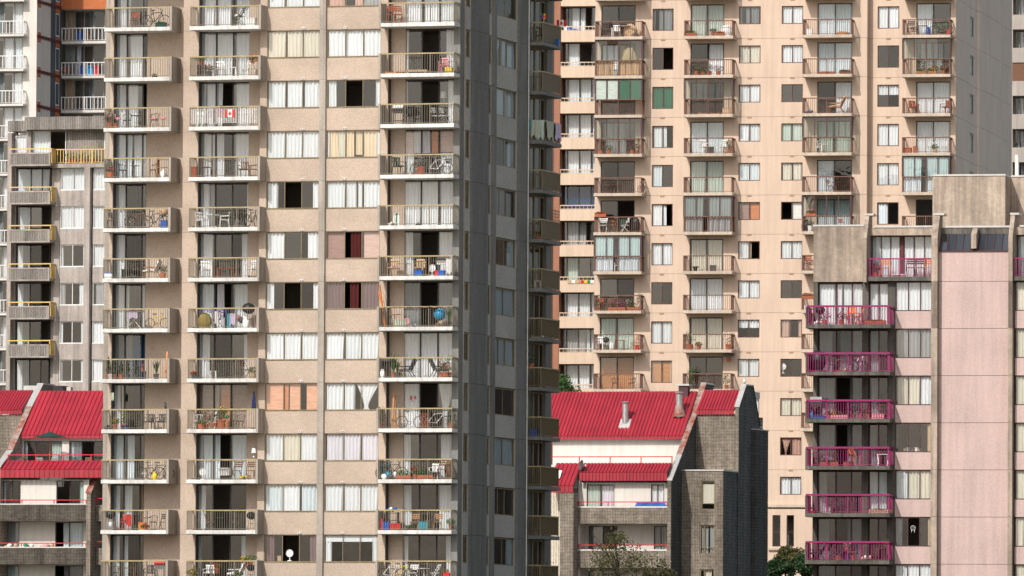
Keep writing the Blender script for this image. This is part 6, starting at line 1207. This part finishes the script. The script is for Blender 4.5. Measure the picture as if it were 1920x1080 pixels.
cb_('B', 6, 'on the cream balcony with a lone box', [('bin', 1337, .6, 'dark box with white label', D(c='dgrey', w=.4)), ('plant', 1304, 1.1, 'small dark pot', D(c='black', fh=.05))])
cb_('B', 8, 'on the cream balcony with bushy terracotta pots', [('plant', 1293, .9, 'big bushy plant in a left terracotta pot', D(fh=.5, fw=.45, r=.26, h=.38)), ('plant', 1310, .9, 'orange flower pot', D(fl='f_orange', fh=.15)), ('plant', 1367, .9, 'big bushy plant in a right terracotta pot', D(fh=.5, fw=.45, r=.26, h=.38, leaf='leaf_olive'))])
cb_('B', 9, 'on the dark cream balcony above the red roof', [('grass', 1297, .8, 'tall green palm', D(gh=1.5)), ('plant', 1362, .8, 'round hanging green plant', D(fh=.4)), ('plant', 1366, .5, 'purple hanging flower basket', D(fl='f_purple', leaf='leaf_dark', up=1.9, fh=.3, fw=.45))])
cb_('C', 0, 'on the top right cream balcony', [('tarp', 1580, .8, 'rolled brown rug', D(c='wood', w=1.0, h=.25)), ('bin', 1518, .9, 'white paper box', D(c='white'))])
cb_('C', 1, 'on the cream balcony with scattered pots', [('trough', 1550, 1.1, 'row of small dry pots', D(w=1.6, fh=.04, leaf='leaf_rust', sc=.7)), ('trough', 1585, 1.1, 'pair of brown pots', D(w=.8, fh=.06, leaf='leaf_rust', c='dwood'))])
cb_('C', 2, 'on the cream balcony with a wooden recliner', [('lounge', 1572, .7, 'long wooden recliner with beige cushion', D(c='tan', sc=1.2)), ('heap', 1518, .9, 'blue and dark bags', D(c='dgrey', c2='blue', sc=.6))])
cb_('C', 3, 'inside the right glazed cream balcony', [('pchair', 1540, .7, 'white chair', D(rz=1)), ('crates', 1563, .8, 'small brown box', D(c='redwood', sc=.5))])
cb_('C', 4, 'on the cream balcony with bistro chairs', [('table', 1567, .7, 'dark wooden table', D(c='dwood', r=.28)), ('fchair', 1586, .7, 'dark folding chair', D(c='black', rz=-1.1)), ('fchair', 1556, .7, 'brown folding chair', D(c='dwood', rz=1))])
cb_('C', 5, 'on the glazed balcony above the concrete roof', [('tarp', 1512, .8, 'black covered grill', D(c='black', w=.7, h=.85)), ('plant', 1519, 1.0, 'white flower pot', D(fl='f_white', c='white', r=.2, h=.4)), ('trough', 1520, 1.2, 'green and red rail planter', D(fl='f_red', up=1.0, w=.7)), ('fchair', 1580, .7, 'red deck chair', D(c='red', rz=1))])
cb_('C', 6, 'on the cream balcony beside the concrete block', [('fchair', 1513, .6, 'red brown slatted chair', D(c='redwood', sc=1.2))])
cb_('C', 7, 'on the cream balcony beside the concrete block', [('trough', 1515, 1.2, 'red geranium trough', D(fl='f_red', up=.75, w=.9, fh=.12)), ('bin', 1512, .9, 'white bucket', D(c='white', w=.25, h=.3))])
cb_('D', 0, 'on the bicycle balcony of the cream tower', [('bike', 1765, .7, 'green and blue bicycle', D(c='green')), ('tank', 1740, .8, 'blue and white drum', D(c='blue', s=1.2)), ('fchair', 1708, .7, 'black folding chair', D(c='black', sc=1.15)), ('tank', 1779, .8, 'red gas bottle', D(c='red', s=.9)), ('table', 1730, .5, 'dark wooden table', D(c='dwood', sq=True))])
cb_('D', 1, 'inside the glazed bay with orange flowers', [('trough', 1727, 1.0, 'pale wooden trough', D(c='wood', w=.7, fh=.1)), ('trough', 1747, 1.0, 'wooden trough of yellow flowers', D(c='wood', w=.7, fl='f_yellow', fh=.14)), ('plant', 1753, .8, 'orange flower pot', D(fl='f_orange', fh=.18)), ('plant', 1768, .8, 'orange lily pot', D(fl='f_orange', fh=.18)), ('plant', 1731, .7, 'tall leafy plant', D(fh=.4))])
cb_('D', 2, 'on the cream balcony with two wooden armchairs', [('pchair', 1713, .7, 'brown slatted wooden armchair facing the other', D(c='redwood', rz=.6, sc=1.1)), ('pchair', 1773, .7, 'brown slatted wooden armchair by the corner', D(c='redwood', rz=-.6, sc=1.1))])
cb_('D', 3, 'on the cream balcony with a rusty planter', [('bin', 1701, .8, 'low rusty red tub', D(c='terracotta', w=.6, h=.35)), ('bin', 1716, .7, 'tall red planter', D(c='terracotta', w=.25, h=.45)), ('mchair', 1744, .7, 'white wire chair left of the plant', D(c='white')), ('plant', 1753, .8, 'green plant in a tan pot', D(fh=.2, c='tan')), ('mchair', 1770, .7, 'white wire chair right of the plant', D(c='white'))])
# a fan in a cream window, prayer flags, parapet block things
put(C, 'fan', 1468, 702, .3, C.Z(1468, 700, .3), 'white round fan in a dark cream tower window', sc=1.1)
for i, (px, c) in enumerate(((1068, 'tan'), (1075, 'white'), (1083, 'tan'), (1092, 'red'), (1098, 'yellow'), (1104, 'green'), (1110, 'white'))):
    put(Q, 'cloth', px, 528, -.16, Q.Z(px, 526, -.16), ('tan', 'white', 'brown', 'red', 'yellow', 'green', 'pale')[i]+' small pennant hanging below a cream parapet', c=c, w=.28, h=.2, seed=i)
for i, (px, c) in enumerate(((1062, 'white'), (1068, 'blue'), (1078, 'blue'), (1084, 'dgrey'))): put(Q, 'bin', px, 45, .5, q0+.2, ('white', 'light blue', 'deep blue', 'dark grey')[i]+' box stacked behind the top cream parapet', c=c, w=.35, h=1.0-.1*i)
# ---- pink tower balconies
def kb_(k, suf, items):
    for kind, px, d, lab, kw in items:
        kw = dict(kw); up = kw.pop('up', 0); put(K, kind, px, 590+88.6*k, -d, k0-KP*k+.004+up, lab+' '+suf, **kw)
kb_(0, 'on the topmost long magenta balcony', [('kettle', 1538, .8, 'black grill', D(sc=1.2)), ('plant', 1546, .9, 'round red brown bush', D(fl='f_red', fh=.3, fw=.4, leaf='leaf_dark')), ('plant', 1577, .9, 'red leaved bush', D(fl='f_red', fh=.25, fw=.35)), ('fchair', 1596, .8, 'orange wooden folding chair', D(c='orange', sc=1.15)), ('table', 1602, .6, 'orange wooden table', D(c='orange', sq=True)), ('fchair', 1612, .8, 'orange wooden folding chair turned sideways', D(c='orange', rz=-1.3, sc=1.1)), ('heap', 1534, .9, 'white bag', D(c='white', c2='white', sc=.6)), ('trough', 1640, 1.2, 'long pink trough', D(c='terracotta', w=1.3, fh=.05))])
kb_(1, 'on the magenta balcony with the leaning bicycle', [('bike', 1612, .8, 'white and blue bicycle seen end on', D(c='white', rz=1.2)), ('table', 1575, .9, 'small wooden table', D(r=.22)), ('tarp', 1533, .8, 'black covered grill', D(c='black', w=.9, h=1.25)), ('mchair', 1560, .6, 'dark chair', D(c='dgrey')), ('heap', 1588, 1.2, 'tan bags', D(c='tan', c2='tan', sc=.5)), ('mchair', 1595, .5, 'dark plum chair', D(c='fr_plum'))])
kb_(2, 'on the magenta balcony with the silver grill', [('grill', 1531, .8, 'large silver topped grill', D(c='dgrey', lid='fr_grey', sc=1.15)), ('bin', 1537, 1.3, 'flat blue tray', D(c='blue', w=.7, h=.15)), ('tank', 1521, 1.2, 'blue water bottle', D(c='ballblue')), ('trough', 1557, 1.2, 'pale trough of yellow flowers', D(fl='f_yellow', c='pinkp', w=.7, fh=.14)), ('trough', 1579, 1.2, 'pale trough of green plants', D(c='pinkp', w=.7, fh=.14)), ('plant', 1599, 1.0, 'purple flower pot', D(fl='f_purple', fh=.3)), ('plant', 1613, .9, 'leafy pot', D(fh=.3)), ('plant', 1655, .9, 'tall tree in a pot', D(fh=.6, fw=.4)), ('plant', 1627, 1.1, 'red flower pot', D(fl='f_red', fh=.15)), ('bin', 1646, 1.2, 'pale pink trunk', D(c='pinkp', w=.7, h=.25))])
kb_(3, 'on the magenta balcony with the orange bench', [('fchair', 1602, .9, 'orange wooden chair', D(c='orange', rz=1.1, sc=1.15)), ('trough', 1555, 1.2, 'long terracotta trough', D(w=1.1, fh=.1)), ('plant', 1562, .9, 'tall shrub', D(fh=.4)), ('plant', 1543, .9, 'green bush', D(fh=.25)), ('trough', 1589, 1.2, 'short terracotta trough', D(w=.5, fh=.04)), ('table', 1655, .6, 'white glass table', D(c='white', sq=True)), ('mchair', 1530, .8, 'dark chair', D(c='fr_plum'))])
kb_(4, 'on the magenta balcony with white blinds', [('bin', 1553, 1.2, 'small white box', D(c='white', w=.3, h=.3)), ('mchair', 1576, .6, 'grey chair', D(c='dgrey')), ('bin', 1523, 1.2, 'red pot', D(c='red', w=.15, h=.12)), ('trough', 1650, 1.3, 'long pale trough', D(c='tan', w=1.3, fh=.03))])
kb_(5, 'on the lowest magenta balcony', [('lounge', 1535, .8, 'grey reclining chair', D(c='dgrey', f='dgrey')), ('plant', 1588, .9, 'white flower pot on a stand', D(fl='f_white', up=.5, fh=.15)), ('plant', 1572, 1.1, 'purple flower pot', D(fl='f_purple', fh=.15)), ('plant', 1600, 1.1, 'pink flower pot', D(fl='f_pink', fh=.2)), ('heap', 1625, 1.2, 'cream bags', D(c='tan', c2='white', sc=.7)), ('bin', 1590, .8, 'dark blue crate', D(c='navy')), ('plant', 1660, 1.3, 'trailing green rail planter', D(c='tan', up=.75, r=.14, h=.2, fh=.15)), ('table', 1650, .6, 'dark table', D(c='dwood', sq=True))])
zt_ = kz(519)+.004
for i, (px, c) in enumerate(((1659, 'orange'), (1708, 'fr_plum'), (1726, 'fr_plum'), (1741, 'orange'))): put(K, 'fchair', px, 505, .3, zt_, ('orange folding chair left on the top magenta balcony', 'plum folding chair by the door on the top magenta balcony', 'plum folding chair beside an orange one on the top magenta balcony', 'orange folding chair against the concrete fin, top magenta balcony')[i], c=c, sc=1.2)
put(K, 'plant', 1642, 505, .4, zt_, 'red leaved bush in a pot on the top magenta balcony', fl='f_red', fh=.3, leaf='leaf_dark'); put(K, 'bin', 1685, 515, -.1, zt_, 'white low trough on the top magenta balcony', c='white', w=.7, h=.1)
# ---- things at pink tower windows
def catcher():
    t = empty('dream_catcher', 'white round dream catcher hanging in a dark pink tower window', 'ornament', K.world(K.U(1712, 985, .3), .3, K.Z(1712, 990, .3)), -K.a)
    obj('hoop', MB().ring((0, 0, 0), .13, .012, 20, 5), 'white', t); obj('web', MB().ring((0, 0, 0), .06, .006, 14, 4), 'white', t); obj('feathers', MB().tube([(-.08, 0, -.1), (-.09, 0, -.28)], .02, 5, .005).tube([(.08, 0, -.1), (.09, 0, -.28)], .02, 5, .005), 'white', t)
catcher()
for i, (px, c) in enumerate(((1696, 'tan'), (1703, 'white'), (1711, 'dwood'), (1718, 'white'), (1724, 'tan'))): put(K, 'bin', px, 846, .3, zt0-KP*3-wh+.06, ('tan box', 'white box', 'brown picture frame box', 'pale jar box', 'tan jar box')[i]+' on the sill of a dark pink tower window', c=c, w=.14, h=.12+.06*(i % 2), d=.1)
# ---- houses
def dish():
    t = empty('satellite_dish', 'small grey satellite dish on the lower red roof edge', 'dish', H.world(hU(195, 545, .1), .1, hZ(195, 545, .1)), -H.a)
    obj('reflector', MB().lathe([(.02, 0), (.2, .03), (.34, .11), (.33, .12), (.2, .045), (.02, .02)], n=18), 'dgrey', t, (0, 0, .3)).rotation_euler = (1.35, 0, -.9)
    obj('mast', MB().tube([(.02, .08, -.3), (0, .05, .32)], .025, 6), 'dgrey', t); obj('feed_arm', MB().tube([(0, 0, .15), (.28, -.3, .28)], .015, 5), 'steel', t); obj('feed_horn', MB().lathe([(.04, 0), (.04, .1)], n=8), 'white', t, (.28, -.3, .26))
dish()
put(H, 'bird', 1020+1015/2.7, 718, W2_+1.9, zq2+.1, 'white gull standing on the grey coping of the shaded flank', c='white', sc=1.3)
tp = put(H, 'cloth', Xc(540), Yc(712), .02, hZ(540, 709), 'blue tarpaulin draped along the red railing', c='tarpblue', w=1.95, h=.28)
def big_parasol():
    b = G; w = 2.3; t = empty('open_parasol', 'open dark green parasol on the red roofed house terrace', 'parasol', b.world(gU(265, 440, w), w, tz2), -b.a); zt = gZ(265, 310, w)-tz2; ze = gZ(265, 342, w)-tz2
    obj('pole', MB().tube([(0, 0, 0), (0, 0, zt-.02)], .025, 6), 'wood', t)
    mb = MB(); n = 8; R_p = 1.12
    for i in range(n):
        a, c = math.tau*i/n, math.tau*(i+1)/n; am = (a+c)/2
        mb.face([(0, 0, zt), (R_p*math.cos(a), R_p*math.sin(a), ze), (R_p*.95*math.cos(am), R_p*.95*math.sin(am), ze+.02), (R_p*math.cos(c), R_p*math.sin(c), ze)])
    obj('canopy', mb, 'dgreen', t); obj('base', MB().lathe([(.25, 0), (.22, .08), (.03, .1)], n=12), 'dgrey', t)
big_parasol()
for zx, c, l in ((218, 'white', 'white slatted chair below the green parasol'), (300, 'white', 'white low chair on the red railed terrace'), (480, 'tan', 'pale round backed chair near the terrace door')): put(G, 'pchair', zx/2.842, 860, 1.9, tz2, l, c=c, rz=3.14)
put(G, 'plant', 122/2.842, 850, 3.0, tz2+.45, 'orange flower pot beside the terrace window', fl='f_orange', fh=.12); put(G, 'mchair', 105/2.842, 858, 2.2, tz2, 'teal metal chair in the terrace corner', c='teal')
z2 = par_b[1]+.24+0
for zx, c, c2, l in ((145, 'white', 'green', 'white and green bags on the lower brick balcony'), (255, 'tan', 'pinkp', 'tan bags on the lower brick balcony'), (60, 'tan', 'white', 'pale flower bags on the lower brick balcony')): put(G, 'heap', zx/2.842, 1010, .6, fl_z[1]-.12, l, c=c, c2=c2)
# ---- yellow railed block terrace plants
for px, l in ((129, 'leafy shrub left on the yellow railed terrace'), (140, 'broad leafy shrub on the yellow railed terrace'), (157, 'tall shrub in the middle of the yellow railed terrace'), (176, 'leafy shrub beside the yellow terrace post')): put(Y, 'plant', px, 295, .1, zb2+.004, l, fh=.3, fw=.4, r=.22, h=.3)
put(O, 'plant', 124, 100, ow+.5, o0-OP*1+.3+.004, 'large leafy shrub on a white railed rear balcony', fh=.6, fw=.55, r=.3, h=.4)
for px, k, c, l in ((150, 0, 'blue', 'blue tub on the upper white railed rear balcony'), (155, 1, 'blue', 'blue tub on the middle white railed rear balcony'), (170, 1, 'ballblue', 'light blue bin on the middle white railed rear balcony'), (180, 1, 'red', 'red bin on the middle white railed rear balcony'), (163, 0, 'dwood', 'brown bin on the upper white railed rear balcony')): put(O, 'bin', px, 70+65*k, ow+.6, o0-OP*k+.004, l, c=c, w=.5, h=.8)

# ------------------------------------------------------------------ trees and shrubs
def tree(name, lab, px, ytop, D_, rx, rzz, n, mat, size, seed, clump=26, cat='tree'):
    d = ray(px, ytop); X_ = d.x*D_/d.y; zt = CAMZ+d.z*D_/d.y; zg = gz(D_); g = random.Random(seed); h = zt-zg
    rzz = min(rzz, h*.52); t = empty(name, lab, cat, (X_, D_, zg), 0, cat+'s among the buildings'); cz = h-rzz*2
    tk = MB().tube([(0, 0, -.2), (.08, .05, h*.3), (-.05, 0, max(.3, h*.55))], .16, 8, .07)
    for i in range(9):
        a = g.uniform(0, math.tau); r = g.uniform(.4, .85); s = (0, 0, max(.25, h*g.uniform(.25, .5))); e = (rx*r*math.cos(a), rx*r*math.sin(a), max(cz, .3)+rzz*g.uniform(.5, 1.8))
        tk.tube([s, ((s[0]+e[0])*.45, (s[1]+e[1])*.45, (s[2]+e[2])*.55), e], .06, 5, .015)
    obj('trunk', tk, 'bark', t); obj('crown', leafcloud(n, rx, rx, rzz, size, seed, clump=clump), mat, t, (0, 0, max(cz, .1)))
tree('street_tree', 'sparse dark olive tree in front of the ribbed brick house', 1160, 985, 520, 2.8, 2.6, 2600, 'leaf_olive', .085, 3, 40)
tree('street_tree', 'low olive tree top at the foot of the ribbed brick house', 1235, 1040, 521, 1.6, 1.6, 1400, 'leaf_olive', .10, 8, 18)
tree('street_tree', 'green tree behind the left end of the red roof', 1050, 694, 585, 2.0, 2.6, 4200, 'leaf', .12, 5, 26)
tree('ivy_shrub', 'tall ivy covered shrub below the cream tower lobby windows', 1478, 1024, 578, 1.6, 1.9, 4200, 'leaf_olive', .11, 6, 24, 'shrub')
tree('ivy_shrub', 'dark green shrub beside the shaded brick flank', 1450, 1046, 577, 1.3, 1.5, 3200, 'leaf_dark', .11, 7, 20, 'shrub')
tree('ivy_shrub', 'dark green shrub beside the lowest magenta balcony', 1506, 1036, 577, 1.3, 1.6, 3200, 'leaf_dark', .11, 9, 20, 'shrub')
